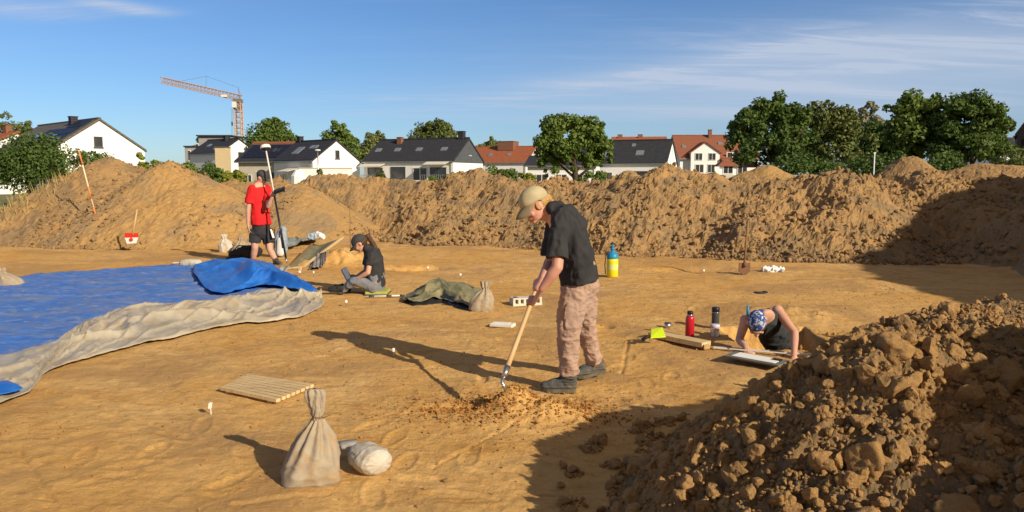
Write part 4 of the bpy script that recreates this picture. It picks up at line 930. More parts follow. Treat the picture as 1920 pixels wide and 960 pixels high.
fence(690, 860, 66, 1.25, 'low weathered garden fence before the balcony house'); fence(1130, 1260, 70, 1.3, 'board fence before the dark roofed house right of the double crowned tree'); fence(480, 600, 74, 1.3, 'board fence before the beige house')

# ================================================================= CRANE, LAMP, POSTS
M_crane = mat('faded orange crane paint', (0.56, 0.38, 0.24), (0.50, 0.34, 0.22), 3, .6)
M_steel = mat('grey steel', (0.25, 0.25, 0.26), (0.18, 0.18, 0.19), 4, .5, metallic=.3)
D = 200
def cp(px, py, dy=0): return P(px, py, D + dy)
t = thing('tower_crane', (cp(446, 333).x, D, 0), 'tall orange lattice tower crane with its jib pointing left', 'crane')
def lattice(mb, a, b, w, n, r=.09, tri=False):
    a = Vector(a); b = Vector(b); d = (b - a).normalized(); u = d.cross(Vector((0, 1, 0))).normalized(); v = Vector((0, 1, 0)); v = (v - d * v.dot(d)).normalized()
    cs = [(-1, -1), (1, -1), (1, 1), (-1, 1)] if not tri else [(-1, -1), (-1, 1), (1, 0)]
    C4 = [u * (w / 2 * i) + v * (w / 2 * j) for i, j in cs]; m = len(C4)
    for c in C4: mb.tube([a + c, b + c], r, 5)
    for k in range(n):
        p = a + (b - a) * (k / n); q = a + (b - a) * ((k + 1) / n)
        for i in range(m): mb.tube([p + C4[i], q + C4[(i + 1) % m]], r * .6, 4); mb.tube([p + C4[i], p + C4[(i + 1) % m]], r * .55, 4)
bx_ = cp(446, 190); mb = MB(); lattice(mb, (bx_.x, D, -1), bx_, 1.7, 16, .14); mb.build('mast', M_crane, t)
mb = MB(); lattice(mb, cp(452, 184), cp(302, 150), 1.5, 22, .12, True); j_ = mb.build('jib', M_crane, t)
mb = MB(); mb.box(cp(446, 189), (2.0, 1.9, .9)); mb.box(cp(446, 200), (1.5, 1.5, 1.8)); mb.build('slewing_unit', M_steel, t)
mb = MB(); mb.box(cp(442, 197) + Vector((0, -1.0, 0)), (1.0, .9, 1.5)); mb.build('cab', M_frame, t)
mb = MB(); mb.tube([cp(449, 184), cp(447, 164)], .10, 5); mb.tube([cp(450, 186), cp(452, 175)], .08, 5); mb.build('tower_head', M_metal, t)
mb = MB(); mb.tube([cp(447, 164), cp(387, 143), cp(330, 154)], .035, 4); mb.tube([cp(447, 164), cp(452, 182)], .035, 4); mb.tube([cp(387, 143), cp(386, 167)], .05, 4); mb.build('stay_cable', M_steel, t)
mb = MB(); mb.tube([cp(435, 184), cp(435, 262)], .045, 4); mb.box(cp(435, 232), (.35, .35, 1.0)); mb.build('hoist_cable', M_steel, t)
mb = MB(); mb.box(cp(421, 180), (1.6, 1.0, .6)); mb.build('trolley', M_frame, t)
def lamp(px, D0, ptop, label, hd=.5):
    x = at(px, D0)[0]; zt_ = zpx(ptop, D0); t = thing('street_lamp', (x, D0, 0), label, 'street lamp'); mb = MB(); mb.tube([(x, D0, 0), (x, D0, zt_)], [.07, .04], 8); mb.build('pole', M_metal, t, smooth=True)
    mb = MB(); mb.blob((x, D0, zt_ + .05), (hd * .5, hd * .4, .09)); mb.build('lamp_head', M_frame, t, smooth=True)
lamp(599, 62, 283, 'slim grey street lamp before the white gabled house left of centre')
x = at(1634, 25)[0]; t = thing('marker_post', (x, 25, 0), 'slim white post sticking up behind the bank before the dark trees', 'post'); mb = MB(); mb.tube([(x, 25, .2), (x, 25, zpx(288, 25))], .022, 8); mb.build('post', M_frame, t, smooth=True); mb = MB(); mb.box((x, 25, zpx(288, 25) + .02), (.07, .05, .05)); mb.build('cap', M_frame, t)
# ================================================================= TARPS
def PG(px, py, z=0.0):
    g = G(px, py, z); return np.array([g.x, g.y])
def poly_curve(pts, n):
    """smooth curve through ground pixels -> n points"""
    q = np.array([PG(*p) for p in pts]); d = np.r_[0, np.cumsum(np.hypot(*np.diff(q, axis=0).T))]; t = np.linspace(0, d[-1], n)
    x = np.interp(t, d, q[:, 0]); y = np.interp(t, d, q[:, 1]); k = max(3, n // 26) | 1; ker = np.hanning(k + 2)[1:-1]; ker /= ker.sum()
    def sm(a): b = np.r_[np.full(k // 2, a[0]), a, np.full(k // 2, a[-1])]; return np.convolve(b, ker, 'valid')
    return np.stack([sm(x), sm(y)], 1)
def sheet(name, A, B, nv, hfun, m, parent=None, base=None, th=0.003, warp=0.0, seed=0):
    """cloth between two ground curves; hfun(S, T, x, y) gives its height over the ground"""
    n = len(A); T = np.linspace(0, 1, nv)[:, None]; S = np.linspace(0, 1, n)[None, :]
    x = A[:, 0][None] * (1 - T) + B[:, 0][None] * T; y = A[:, 1][None] * (1 - T) + B[:, 1][None] * T
    if warp: x = x + warp * fbm(x * 2.1, y * 2.1, o=3, seed=seed + 50); y = y + warp * fbm(x * 2.1 + 9, y * 2.1, o=3, seed=seed + 51)
    SS, TT = np.broadcast_to(S, x.shape), np.broadcast_to(T, x.shape); z = gz(x.ravel(), y.ravel()).reshape(x.shape) + hfun(SS, TT, x, y)
    V = np.stack([x, y, z], -1).reshape(-1, 3); ii, jj = np.meshgrid(np.arange(n - 1), np.arange(nv - 1)); a = (jj * n + ii).ravel()
    F = np.stack([a, a + 1, a + n + 1, a + n], 1); V2 = V.copy(); V2[:, 2] -= th; N = len(V)
    rim = list(range(n)) + [j * n + n - 1 for j in range(1, nv)] + list(range((nv - 1) * n + n - 2, (nv - 1) * n - 1, -1)) + [j * n for j in range(nv - 2, 0, -1)]
    rim = np.array(rim); r2 = np.roll(rim, -1); side = np.stack([rim, rim + N, r2 + N, r2], 1)
    F = np.vstack([F, F[:, ::-1] + N, side]); V = np.vstack([V, V2])
    o0 = ORG[parent.name] if parent is not None else Vector(base or (0, 0, 0))
    return link(name, mkmesh(name, V - np.array(o0), F, m, True), parent, base)
M_blue = mat('blue woven tarpaulin', (0.045, 0.150, 0.54), (0.085, 0.215, 0.60), 4, .5, .35, 40, spec=.3, c3=(0.17, 0.23, 0.42), dust=(0.27, 0.30, 0.36), coord='World', stretch=(1, 2.2, 1))
M_blue2 = mat('clean blue tarpaulin', (0.015, 0.13, 0.55), (0.03, 0.18, 0.62), 5, .4, .3, 40, spec=.5, coord='World')
M_beigec = mat('beige tarpaulin underside', (0.45, 0.41, 0.33), (0.36, 0.32, 0.25), 3, .45, .3, 60, spec=.4, dust=(0.34, 0.26, 0.16), coord='World')
blue = thing('blue_tarp', tuple(G(250, 590)), 'large blue tarpaulin with a crumpled beige folded edge spread over the ground at the left', 'tarp')
topc = poly_curve([(-330, 560), (-150, 545), (-40, 533), (60, 519), (130, 514), (200, 509), (330, 501), (400, 505), (470, 506)], 260)
lowc = poly_curve([(-300, 740), (-60, 700), (60, 672), (180, 640), (250, 622), (330, 600), (400, 588), (470, 572), (560, 562)], 260)
def hb(S, T, x, y):
    f = 0.02 + 0.018 * np.clip(fbm(x * 1.5, y * 2.5, o=4, seed=61), -.6, 1) + 0.020 * (1 - np.abs(fbm(x * 1.1 + y * .5, y * 3.2, o=3, seed=62)) * 3).clip(0) * .8 + 0.004 * fbm(x * 9, y * 22, o=3, seed=63)
    cr = np.exp(-((((S * 7) % 1) - .5) / .012) ** 2) + np.exp(-((((T * 4 + .3) % 1) - .5) / .02) ** 2)
    return f + 0.02 + .008 * cr
sheet('tarp_sheet', topc, lowc, 170, hb, M_blue, blue)
# beige folded back border
fr = poly_curve([(-160, 800), (-40, 778), (20, 752), (52, 744), (72, 722), (85, 705), (118, 690), (150, 681), (205, 665), (250, 655), (300, 643), (345, 636), (395, 622), (440, 611), (500, 607), (560, 599), (590, 585), (609, 572), (606, 566)], 420)
bk = poly_curve([(-160, 700), (-40, 684), (0, 676), (60, 666), (100, 655), (130, 640), (165, 615), (200, 600), (225, 589), (260, 590), (300, 587), (340, 582), (400, 580), (440, 570), (470, 556), (500, 552), (540, 556), (580, 562), (604, 564)], 420)
def ridged(x, y, o, seed): return (1 - np.minimum(1, 1.9 * np.abs(fbm(x, y, o=o, seed=seed, g=.35)))) ** 1.5
def hbeige(S, T, x, y):
    w = 0.35 * fbm(S * 7, T * 1.5, o=3, seed=70)
    lon = ridged(S * 3.2 + w, T * 3.0 + 1.0 * w + S * 4.5, 1, 71)            # long folds along the border, slightly slanted
    mid = ridged(S * 9 + w * 2, T * 4.6 - S * 9 + w, 1, 72)
    body = np.sin(np.pi * np.clip(T, 0, 1)) ** 0.45
    thick = 0.04 + 0.085 * sstep(.15, .5, S) * (1 - .25 * sstep(.9, 1, S)) + 0.02 * fbm(S * 5, T, o=2, seed=75)
    left = 1 - sstep(.06, .26, S)                                             # flatter at the near left corner
    f = thick * (0.22 + 0.72 * lon + 0.34 * mid) * body * (1 - .5 * left) + .014 * ridged(S * 24 + 3 * w, T * 7 + S * 30, 1, 77) * body + .040 * ridged(S * 3.5 + w, T * 7 - S * 11, 1, 78) ** 2 * body
    f = f + 0.006 * fbm(S * 70, T * 9, o=3, seed=76) * body
    return f + 0.012 + 0.055 * sstep(.5, 1, T) * (1 - sstep(.93, 1, T)) * 0.5 + 0.02
sheet('folded_border', fr, bk, 130, hbeige, M_beigec, blue, warp=.02, seed=3)
# blue loop of the turned corner, bottom left
c0 = poly_curve([(-60, 748), (-20, 738), (15, 730), (30, 735), (44, 746)], 60); c1 = poly_curve([(-60, 766), (-20, 762), (0, 757), (20, 754), (42, 748)], 60)
sheet('turned_corner', c1, c0, 30, lambda S, T, x, y: 0.075 + .03 * np.sin(np.pi * T) * np.sin(np.pi * S), M_blue2, blue)
# raised blue folds at the far right of the tarp
a_ = poly_curve([(362, 520), (372, 538), (395, 558), (420, 561), (455, 552), (490, 546), (540, 552), (592, 555)], 260)
b_ = poly_curve([(366, 503), (400, 499), (440, 500), (475, 496), (500, 502), (525, 515), (560, 536), (596, 552)], 260)
def hlump(S, T, x, y):
    w = .3 * fbm(S * 5, T * 2, o=3, seed=80)
    f = ridged(S * 3.2 + w - T * .8, T * 2.0 + S * 2.2 + w, 3, 81) * .7 + .3 * ridged(S * 9 + w, T * 3 - S * 3, 3, 82)
    env = np.sin(np.pi * np.clip(T * .9 + .05, 0, 1)) ** .5 * np.sin(np.pi * np.clip(S * .94 + .06, 0, 1)) ** .4
    fold = 0.15 * np.exp(-((T - (.85 - .62 * S)) / .10) ** 2) * sstep(.35, .55, S)
    return .05 + (.07 + .13 * f + fold) * env + .004 * fbm(S * 60, T * 20, o=2, seed=84)
sheet('raised_fold', a_, b_, 110, hlump, M_blue2, blue, warp=.015, seed=9)
# olive canvas stretched between two battens, with a beige end fold
M_olive = mat('olive canvas', (0.17, 0.17, 0.095), (0.215, 0.21, 0.12), 4, .85, .3, 50, dust=(0.34, 0.26, 0.14))
M_wood = mat('raw pale timber', (0.72, 0.55, 0.30), (0.62, 0.45, 0.23), 5, .75, .25, 30, stretch=(1, 8, 1), dust=(0.42, 0.28, 0.13))
M_woodd = mat('brown timber', (0.30, 0.17, 0.08), (0.22, 0.12, 0.06), 8, .8, .2)
A0, A1, B0, B1 = P(540, 503, 12.95), P(566, 501, 12.9), P(584, 459, 15.3), P(640, 447, 15.1)
can = thing('canvas_screen', (A0.x, A0.y, gz(A0.x, A0.y)), 'olive canvas stretched on two pale battens, its far end propped on a small dirt pile', 'canvas')
def cs(u, v):
    p = (A0 * (1 - u) + A1 * u) * (1 - v) + (B0 * (1 - u) + B1 * u) * v
    return p + Vector((0, 0, 0.018 * math.sin(u * 7 + v * 3) * math.sin(3.1 * u) - .05 * math.sin(math.pi * u) + .012 * math.sin(v * 19 + u * 2)))
mb = MB(); mb.grid(cs, 24, 40); o = mb.build('canvas', M_olive, can, smooth=True); sm = o.modifiers.new('s', 'SOLIDIFY'); sm.thickness = .012
for a, b in ((A0, B0), (A1, B1)):
    mb = MB(); d_ = (b - a).normalized(); mb.bar(a - d_ * .12 + Vector((0, 0, -.005)), b + d_ * .10, .035, .035); mb.build('batten', M_wood if a is A1 else M_woodd, can)
mb = MB(); mb.bar(A0 + Vector((-.02, -.05, .0)), A1 + Vector((.08, -.05, .02)), .03, .03); mb.build('cross_batten', M_wood, can)
# beige flap hanging at the near end of the canvas
fl = thing('canvas_flap', tuple(G(528, 520)), 'small beige cloth flap between the raised blue folds and the olive canvas', 'cloth')
mb = MB(); p0, p1, p2, p3 = P(513, 521, 12.2), P(528, 523, 12.1), P(545, 498, 12.9), P(524, 499, 12.95)
mb.grid(lambda u, v: (p0 * (1 - u) + p1 * u) * (1 - v) + (p3 * (1 - u) + p2 * u) * v + Vector((0, 0, .03 * math.sin(u * 9) * math.sin(v * 3))), 14, 18); o = mb.build('flap', M_beigec, fl, smooth=True); sm = o.modifiers.new('s', 'SOLIDIFY'); sm.thickness = .01
# tarp bundle: olive cloth with a black side, lying mid ground
M_black = mat('black plastic sheet', (0.016, 0.017, 0.02), (0.03, 0.03, 0.034), 4, .45, .3, spec=.4)
bun = thing('olive_tarp', tuple(G(820, 570)), 'crumpled olive tarpaulin with black underside lying by the upright beige sandbag', 'tarp')
ta = poly_curve([(752, 566), (775, 572), (800, 569), (830, 566), (860, 577), (885, 584)], 120); tb = poly_curve([(766, 556), (790, 549), (830, 541), (850, 542), (880, 545), (903, 549)], 120)
def hbun(S, T, x, y):
    w = .3 * fbm(S * 5, T * 3, o=3, seed=90); e = np.sin(np.pi * np.clip(.12 + S * .80, 0, 1)) ** .7
    return .02 + (.03 + .14 * sstep(0.05, .45, T) * (1 - .75 * sstep(.55, 1, T)) * (.25 + .75 * sstep(0, .45, S))) * e + .05 * ridged(S * 5 + w, T * 3 + w, 3, 91) * e
sheet('cloth', ta, tb, 60, hbun, M_olive, bun, th=.004)
ta2 = poly_curve([(756, 567), (775, 573), (800, 571), (830, 568), (860, 580), (884, 587)], 90); tb2 = poly_curve([(760, 563), (780, 565), (805, 562), (832, 559), (860, 566), (888, 570)], 90)
sheet('black_underside', ta2, tb2, 26, lambda S, T, x, y: .012 + .14 * T * (.35 + .65 * ridged(S * 7, T * 2, 3, 92)) * (.4 + .6 * np.sin(np.pi * S)), M_black, bun)

# ================================================================= SANDBAGS
M_bag = mat('beige woven sandbag', (0.40, 0.345, 0.265), (0.33, 0.275, 0.205), 14, .85, .5, 160, dust=(0.36, 0.24, 0.12), bdist=.004)
M_bagw = mat('pale sandbag', (0.56, 0.53, 0.46), (0.48, 0.44, 0.37), 12, .8, .5, 140, dust=(0.40, 0.29, 0.16), bdist=.004)
M_cord = mat('brown string', (0.20, 0.12, 0.06), None, rough=.9)
def cloth_disp(amp, f, seed, st=(1, 1, 1)):
    def fn(V, N):
        x, y, z = V[:, 0] * f * st[0], V[:, 1] * f * st[1], V[:, 2] * f * st[2]
        return amp * (ridged3(x, y, z, seed) - .5) + amp * .35 * fbm(x * 3.3, y * 3.3, z * 3.3, o=3, seed=seed + 5)
    return fn
def ridged3(x, y, z, seed): return 1 - np.minimum(1, 3.0 * np.abs(fbm(x, y, z, o=3, seed=seed)))
# upright tied sandbag in the foreground
c = G(586, 904); gx0, gy0 = c.x, c.y; zb_ = gz(gx0, gy0); sb = thing('sandbag', (gx0, gy0, zb_), 'upright beige sandbag tied at the top, standing in front of the timber slats', 'sandbag')
TOP = P(600, 783, gy0); NK = P(603, 784, gy0); TP = P(604, 733, gy0)
def bagshape(name, par, cx0, cy0, z0, rings, n=72, m=M_bag, folds=9, famp=.012, seed=0, yaw=0.0):
    """rings: (height, half width, half depth, x offset, squareness)"""
    zz = np.array([r[0] for r in rings]); Z = np.linspace(0, 1, 90); Zt = np.interp(Z, np.linspace(0, 1, len(zz)), zz)
    W = np.interp(Zt, zz, [r[1] for r in rings]); Dp = np.interp(Zt, zz, [r[2] for r in rings]); X = np.interp(Zt, zz, [r[3] for r in rings]); Q = np.interp(Zt, zz, [r[4] for r in rings])
    ker = np.hanning(11)[1:-1]; ker /= ker.sum(); sm_ = lambda a: np.convolve(np.r_[[a[0]] * 4, a, [a[-1]] * 4], ker, 'valid')
    W, Dp, X, Q = sm_(W), sm_(Dp), sm_(X), sm_(Q); A = np.linspace(0, 2 * np.pi, n, endpoint=False)[None]; zt = Zt[:, None]; H = zz[-1]
    ca, sa = np.cos(A), np.sin(A); sq = Q[:, None]; r = (np.abs(ca) ** sq + np.abs(sa) ** sq) ** (-1 / sq)
    gath = np.clip(1 - np.abs(zt - H * .70) / (H * .55), 0, 1)
    fo = famp * gath * np.sin(A * folds + 2.5 * fbm(zt * 5 + 0 * A, A * 0 + 1, o=2, seed=seed)) + .010 * fbm(ca * 2.3 + 0 * zt, zt * 9 + sa * 2, o=4, seed=seed + 1) + .006 * (1 - np.minimum(1, 4 * np.abs(fbm(ca * 1.6 + zt * 3, zt * 16 + sa * 2, o=2, seed=seed + 2))))
    cr = 0.75 + .25 * np.clip(W[:, None] / .1, 0, 1)
    x = (W[:, None] + fo * cr) * r * ca + X[:, None]; y = (Dp[:, None] + fo * cr) * r * sa; z = zt + 0 * A
    cyw, syw = math.cos(yaw), math.sin(yaw); V = np.stack([cx0 + x * cyw - y * syw, cy0 + x * syw + y * cyw, z0 + z], -1).reshape(-1, 3)
    ii, jj = np.meshgrid(np.arange(n), np.arange(89)); a = (jj * n + ii).ravel(); b = (jj * n + (ii + 1) % n).ravel(); F = np.stack([a, b, b + n, a + n], 1)
    F = [tuple(f) for f in F.tolist()] + [tuple(reversed(range(n))), tuple(89 * n + k for k in range(n))]
    return link(name, mkmesh(name, V - np.array(ORG[par.name]), F, m, True), par)
s = gy0 / FPX
bagshape('sack', sb, gx0, gy0, zb_ - .01, [(0, .138, .10, -.012, 3.8), (.02, .148, .115, -.010, 3.4), (.07, .148, .125, -.004, 2.9), (.15, .130, .115, .010, 2.5), (.235, .096, .085, .024, 2.1), (.305, .050, .044, .034, 2), (.345, .022, .022, .038, 2)], m=M_bag, seed=3, folds=11, yaw=.25)
bagshape('gathered_neck', sb, gx0 + .036, gy0, zb_ + .328, [(0, .022, .022, 0, 2), (.02, .026, .022, 0, 2), (.07, .040, .026, -.004, 2), (.13, .050, .024, -.010, 2), (.16, .044, .014, -.012, 2)], m=M_bag, seed=5, folds=9, famp=.009)
mb = MB(); ctr = Vector((gx0 + .036, gy0, zb_ + .338))
for k in range(3): mb.tube([ctr + Vector((.026 * math.cos(a), .026 * math.sin(a), .004 * k + .002 * math.sin(a * 2))) for a in [i * math.pi / 8 for i in range(17)]], .0025, 5)
mb.tube([ctr + Vector((.025, -.005, 0)), ctr + Vector((.05, -.02, .008)), ctr + Vector((.075, -.015, .02))], .002, 5); mb.build('string', M_cord, sb)
# pale bag lying on its side beside it, closed end to the camera
c = G(680, 896); lb = thing('sandbag', (c.x, c.y, gz(c.x, c.y)), 'pale round sandbag lying on its side right of the upright tied one', 'sandbag')
def lying_bag(par, c, L, r, yaw, m, seed, closed=True, squash=.74, neck=True):
    n = 60; K = 70; ax = np.array([math.cos(yaw), math.sin(yaw), 0]); sd_ = np.array([-math.sin(yaw), math.cos(yaw), 0]); up = np.array([0, 0, 1.0])
    t = np.linspace(0, 1, K); prof = np.interp(t, [0, .02, .07, .16, .35, .7, .88, .97, 1], [.02, .38, .74, .93, 1, .97, .80, .42, .06]) * r; A = np.linspace(0, 2 * np.pi, n, endpoint=False)
    T_, A_ = np.meshgrid(t, A, indexing='ij'); Rr = prof[:, None] + 0 * A_; edge = np.clip(1 - T_ / .16, 0, 1) + np.clip((T_ - .75) / .25, 0, 1)
    Rr = Rr * (1 + .09 * edge * np.sin(A_ * 11 + 3 * fbm(T_ * 4, A_ * 0, o=2, seed=seed))) + r * .09 * fbm(T_ * 3.5, np.cos(A_) * 1.5 + 4, np.sin(A_) * 1.5, o=4, seed=seed) + r * .05 * ridged3(T_ * 4, np.cos(A_) * 2, np.sin(A_) * 2, seed + 3)
    cz = r * squash; V = np.array(c)[None, None] + ax * (T_[..., None] - .5) * L + sd_ * (Rr * np.cos(A_))[..., None] + up * (cz + Rr * np.sin(A_) * squash)[..., None]
    V[..., 2] = np.maximum(V[..., 2], c[2] + .001); ii, jj = np.meshgrid(np.arange(n), np.arange(K - 1)); a = (jj * n + ii).ravel(); b = (jj * n + (ii + 1) % n).ravel()
    F = [tuple(f) for f in np.stack([a, a + n, b + n, b], 1).tolist()] + [tuple(range(n)), tuple(reversed([(K - 1) * n + k for k in range(n)]))]
    o = link('sack', mkmesh('sack', V.reshape(-1, 3) - np.array(ORG[par.name]), F, m, True), par)
    if neck:
        e = Vector(c) + Vector(ax) * (L * .5) + Vector((0, 0, cz)); mb = MB(); d = Vector(ax); s_ = Vector(sd_)
        mb.tube([e - d * .02, e + d * .02, e + d * .08 + s_ * .01, e + d * .13 + Vector((0, 0, .02))], [(.022, .02), (.022, .018), (.05, .02), (.055, .008)], 16, lat=s_); mb.build('neck', m, par, smooth=True)
    return o
lying_bag(lb, (c.x + .015, c.y + .10, gz(c.x, c.y) - .004), .27, .098, R(128), M_bagw, 21, neck=True)
# left edge bag, upright bag by the olive tarp, lying bag on the tarp edge, group of three at the left heap
def small_bag(px, py, h, w, label, m, seed, yaw=0., lean=0.0):
    c = G(px, py); t = thing('sandbag', (c.x, c.y, gz(c.x, c.y)), label, 'sandbag', 'sandbags holding down the tarps')
    bagshape('sack', t, c.x, c.y, gz(c.x, c.y) - .01, [(0, w * .9, w * .6, 0, 2.8), (h * .12, w, w * .7, 0, 2.6), (h * .4, w * .95, w * .65, lean * .3, 2.3), (h * .62, w * .62, w * .5, lean * .7, 2.1), (h * .76, w * .22, w * .2, lean, 2), (h * .84, w * .30, w * .2, lean, 2), (h, w * .5, w * .12, lean * 1.3, 2)], m=m, seed=seed, folds=8, yaw=yaw); return t
small_bag(902, 584, .37, .145, 'beige sandbag standing at the right end of the crumpled olive tarp', M_bag, 31, lean=.05)
small_bag(22, 538, .30, .19, 'beige sandbag cut by the left edge on the far border of the blue tarp', M_bag, 32, lean=-.14)
small_bag(426, 472, .40, .17, 'beige sandbag at the left of the pile beside the black bag', M_bagw, 33, lean=-.05, yaw=.4)
small_bag(449, 474, .36, .16, 'beige sandbag in the middle of the pile beside the black bag', M_bag, 34, lean=.05)
small_bag(464, 472, .30, .13, 'small beige sandbag nearest to the legs of the red shirted person', M_bag, 35, lean=.06)
c = G(358, 504); t = thing('sandbag', (c.x, c.y, gz(c.x, c.y)), 'beige sandbag lying flat on the far border of the blue tarp', 'sandbag', 'sandbags holding down the tarps'); lying_bag(t, (c.x, c.y, gz(c.x, c.y) + .02), .40, .10, R(172), M_bagw, 36)

# ================================================================= TIMBER, SLATS, SMALL GEAR
# slatted wooden board
q0, q1, q2, q3 = G(414, 740), G(518, 764), G(590, 733), G(466, 714)
sl = thing('slatted_board', tuple(q0), 'raw timber board of eight parallel slats lying behind the tied sandbag', 'slatted board')
zg = max(gz(v.x, v.y) for v in (q0, q1, q2, q3)) - .010; n = 8
for i in range(n):
    u0, u1 = i / n + .008, (i + 1) / n - .018; a = q0.lerp(q3, (u0 + u1) / 2); b = q1.lerp(q2, (u0 + u1) / 2); w = (q3 - q0).length / n * .80
    mb = MB(); a = Vector((a.x, a.y, zg + .038)); b = Vector((b.x, b.y, zg + .038)); mb.bar(a, b, w, .024); mb.build('slat', M_wood, sl)
for f in (.12, .86):
    a, b = q0.lerp(q1, f), q3.lerp(q2, f); a, b = a.lerp(b, .06), a.lerp(b, .96); mb = MB(); mb.bar((a.x, a.y, zg + .012), (b.x, b.y, zg + .012), .05, .026); mb.build('batten', M_wood, sl)
# wooden plank beside the pit
a, b = G(1224, 637), G(1325, 658); t = thing('plank', tuple((a + b) / 2), 'pale wooden plank lying by the pit under the yellow green tool', 'plank'); z = max(gz(a.x, a.y), gz(b.x, b.y)) + .03
mb = MB(); mb.bar((a.x, a.y + .02, z), (b.x, b.y + .02, z), .14, .045); mb.build('board', M_wood, t); mb = MB(); mb.bar((b.x - .01, b.y - .05, z - .012), (b.x + .01, b.y + .10, z - .012), .05, .03); mb.build('cleat', M_wood, t)
M_neon = mat('yellow green plastic', (0.62, 0.80, 0.02), (0.56, 0.72, 0.02), 8, .4, spec=.5); M_rubber = mat('black rubber', (0.02, 0.02, 0.022), None, rough=.7)
a = P(1222, 634, 7.2); t = thing('dustpan', (a.x, a.y, gz(a.x, a.y)), 'neon yellow green dustpan resting on the left end of the plank', 'dustpan')
z += .03; p = G(1232, 632, z); mb = MB(); cx_, cy_ = p.x, p.y
V = [(cx_ - .075, cy_ - .06, z), (cx_ + .075, cy_ - .055, z + .01), (cx_ + .07, cy_ + .06, z + .05), (cx_ - .055, cy_ + .06, z + .035), (cx_ - .07, cy_ - .06, z + .012), (cx_ + .07, cy_ - .05, z + .022), (cx_ + .06, cy_ + .055, z + .085), (cx_ - .045, cy_ + .055, z + .065)]
mb.add(V, [(3, 2, 1, 0), (4, 5, 6, 7), (0, 1, 5, 4), (1, 2, 6, 5), (2, 3, 7, 6), (3, 0, 4, 7)]); mb.build('pan', M_neon, t); mb = MB(); mb.tube([(cx_ - .07, cy_ - .02, z + .015), (cx_ - .11, cy_ - .03, z + .003), (cx_ - .15, cy_ - .035, z - .02)], [.014, .017, .015], 8); mb.build('handle', M_rubber, t, smooth=True)
# bottles
M_red = mat('red painted steel', (0.52, 0.012, 0.03), (0.45, 0.01, 0.025), 3, .3, spec=.6); M_bl = mat('black plastic', (0.02, 0.02, 0.024), None, rough=.35); M_st = mat('brushed steel', (0.55, 0.55, 0.55), (0.42, 0.42, 0.43), 20, .3, metallic=.9)
M_drk = mat('dark grey bottle coating', (0.05, 0.055, 0.06), (0.07, 0.075, 0.08), 4, .4); M_clear = mat('clear plastic', (0.82, 0.80, 0.86), None, rough=.12, trans=.55, spec=.5)
def onground(px, py): c = G(px, py); return Vector((c.x, c.y, gz(c.x, c.y)))
c = onground(1293, 632); t = thing('thermos_bottle', tuple(c), 'bright red bottle with a steel collar and black lid by the plank', 'bottle'); r = .044; H = .265
mb = MB(); mb.lathe(c, [(r * .9, 0), (r, .008), (r, .185), (r * .93, .205), (r * .72, .222)], 28); mb.build('body', M_red, t, smooth=True)
mb = MB(); mb.lathe(c, [(r * .70, .222), (r * .66, .236)], 24); mb.build('collar', M_st, t, smooth=True); mb = MB(); mb.lathe(c, [(r * .62, .236), (r * .68, .239), (r * .68, .262), (r * .6, .268)], 24); mb.build('lid', M_bl, t, smooth=True)
c = onground(1341, 616); t = thing('drinking_bottle', tuple(c), 'dark grey bottle with a black lid behind the clear jar', 'bottle'); r = .040
mb = MB(); mb.lathe(c, [(r * .9, 0), (r, .008), (r, .16), (r * .95, .17)], 28); mb.build('body', M_drk, t, smooth=True); mb = MB(); mb.lathe(c, [(r * .98, .170), (r * .98, .176)], 24); mb.build('collar', M_st, t, smooth=True); mb = MB(); mb.lathe(c, [(r * .96, .176), (r * 1.02, .180), (r * 1.02, .22), (r * .9, .226)], 24); mb.build('lid', M_bl, t, smooth=True)
c = onground(1340, 630); t = thing('clear_jar', tuple(c), 'clear plastic jar with a pale lid in front of the dark grey bottle', 'jar'); r = .048
mb = MB(); mb.lathe(c, [(r * .8, 0), (r * .92, .01), (r * .95, .085), (r * .95, .092)], 24); mb.build('jar_body', M_clear, t, smooth=True); mb = MB(); mb.lathe(c, [(r, .092), (r * 1.04, .095), (r * 1.04, .118), (r * .95, .122)], 24); mb.build('lid', mat('pale lilac plastic', (0.62, 0.58, 0.66), None, rough=.4), t, smooth=True)
c = onground(1252, 614); t = thing('steel_cup', tuple(c), 'small steel cup standing alone left of the red bottle', 'cup'); r = .037
mb = MB(); mb.lathe(c, [(r * .8, 0), (r * .86, .004), (r, .052), (r * .96, .053), (r * .8, .008)], 24); mb.build('cup_body', M_st, t, smooth=True); mb = MB(); mb.lathe(c, [(r * 1.0, .048), (r * 1.05, .052), (r * .98, .056)], 24); mb.build('rim', M_drk, t, smooth=True)
# measuring staff and drawing board
a, b = G(1338, 651, .03), G(1556, 668, .03); t = thing('measuring_staff', tuple((a + b) / 2), 'thin white measuring staff laid across the front of the pit', 'measuring staff'); mb = MB(); mb.bar(a, b, .028, .012); mb.build('staff', mat('white staff paint', (0.72, 0.70, 0.66), None, rough=.5), t)
mb = MB(); mb.bar(a.lerp(b, .12) + Vector((0, 0, .008)), a.lerp(b, .28) + Vector((0, 0, .008)), .029, .003); mb.bar(a.lerp(b, .5) + Vector((0, 0, .008)), a.lerp(b, .62) + Vector((0, 0, .008)), .029, .003); mb.build('dark_band', M_drk, t)
M_paper = mat('white paper', (0.85, 0.85, 0.80), None, rough=.7); M_board = mat('grey drawing board', (0.20, 0.185, 0.16), (0.15, 0.14, 0.12), 6, .7)
a, b = G(1368, 664, .05), G(1470, 682, .05); t = thing('drawing_board', tuple((a + b) / 2), 'drawing board with white paper under the hand of the woman in the pit', 'drawing board')
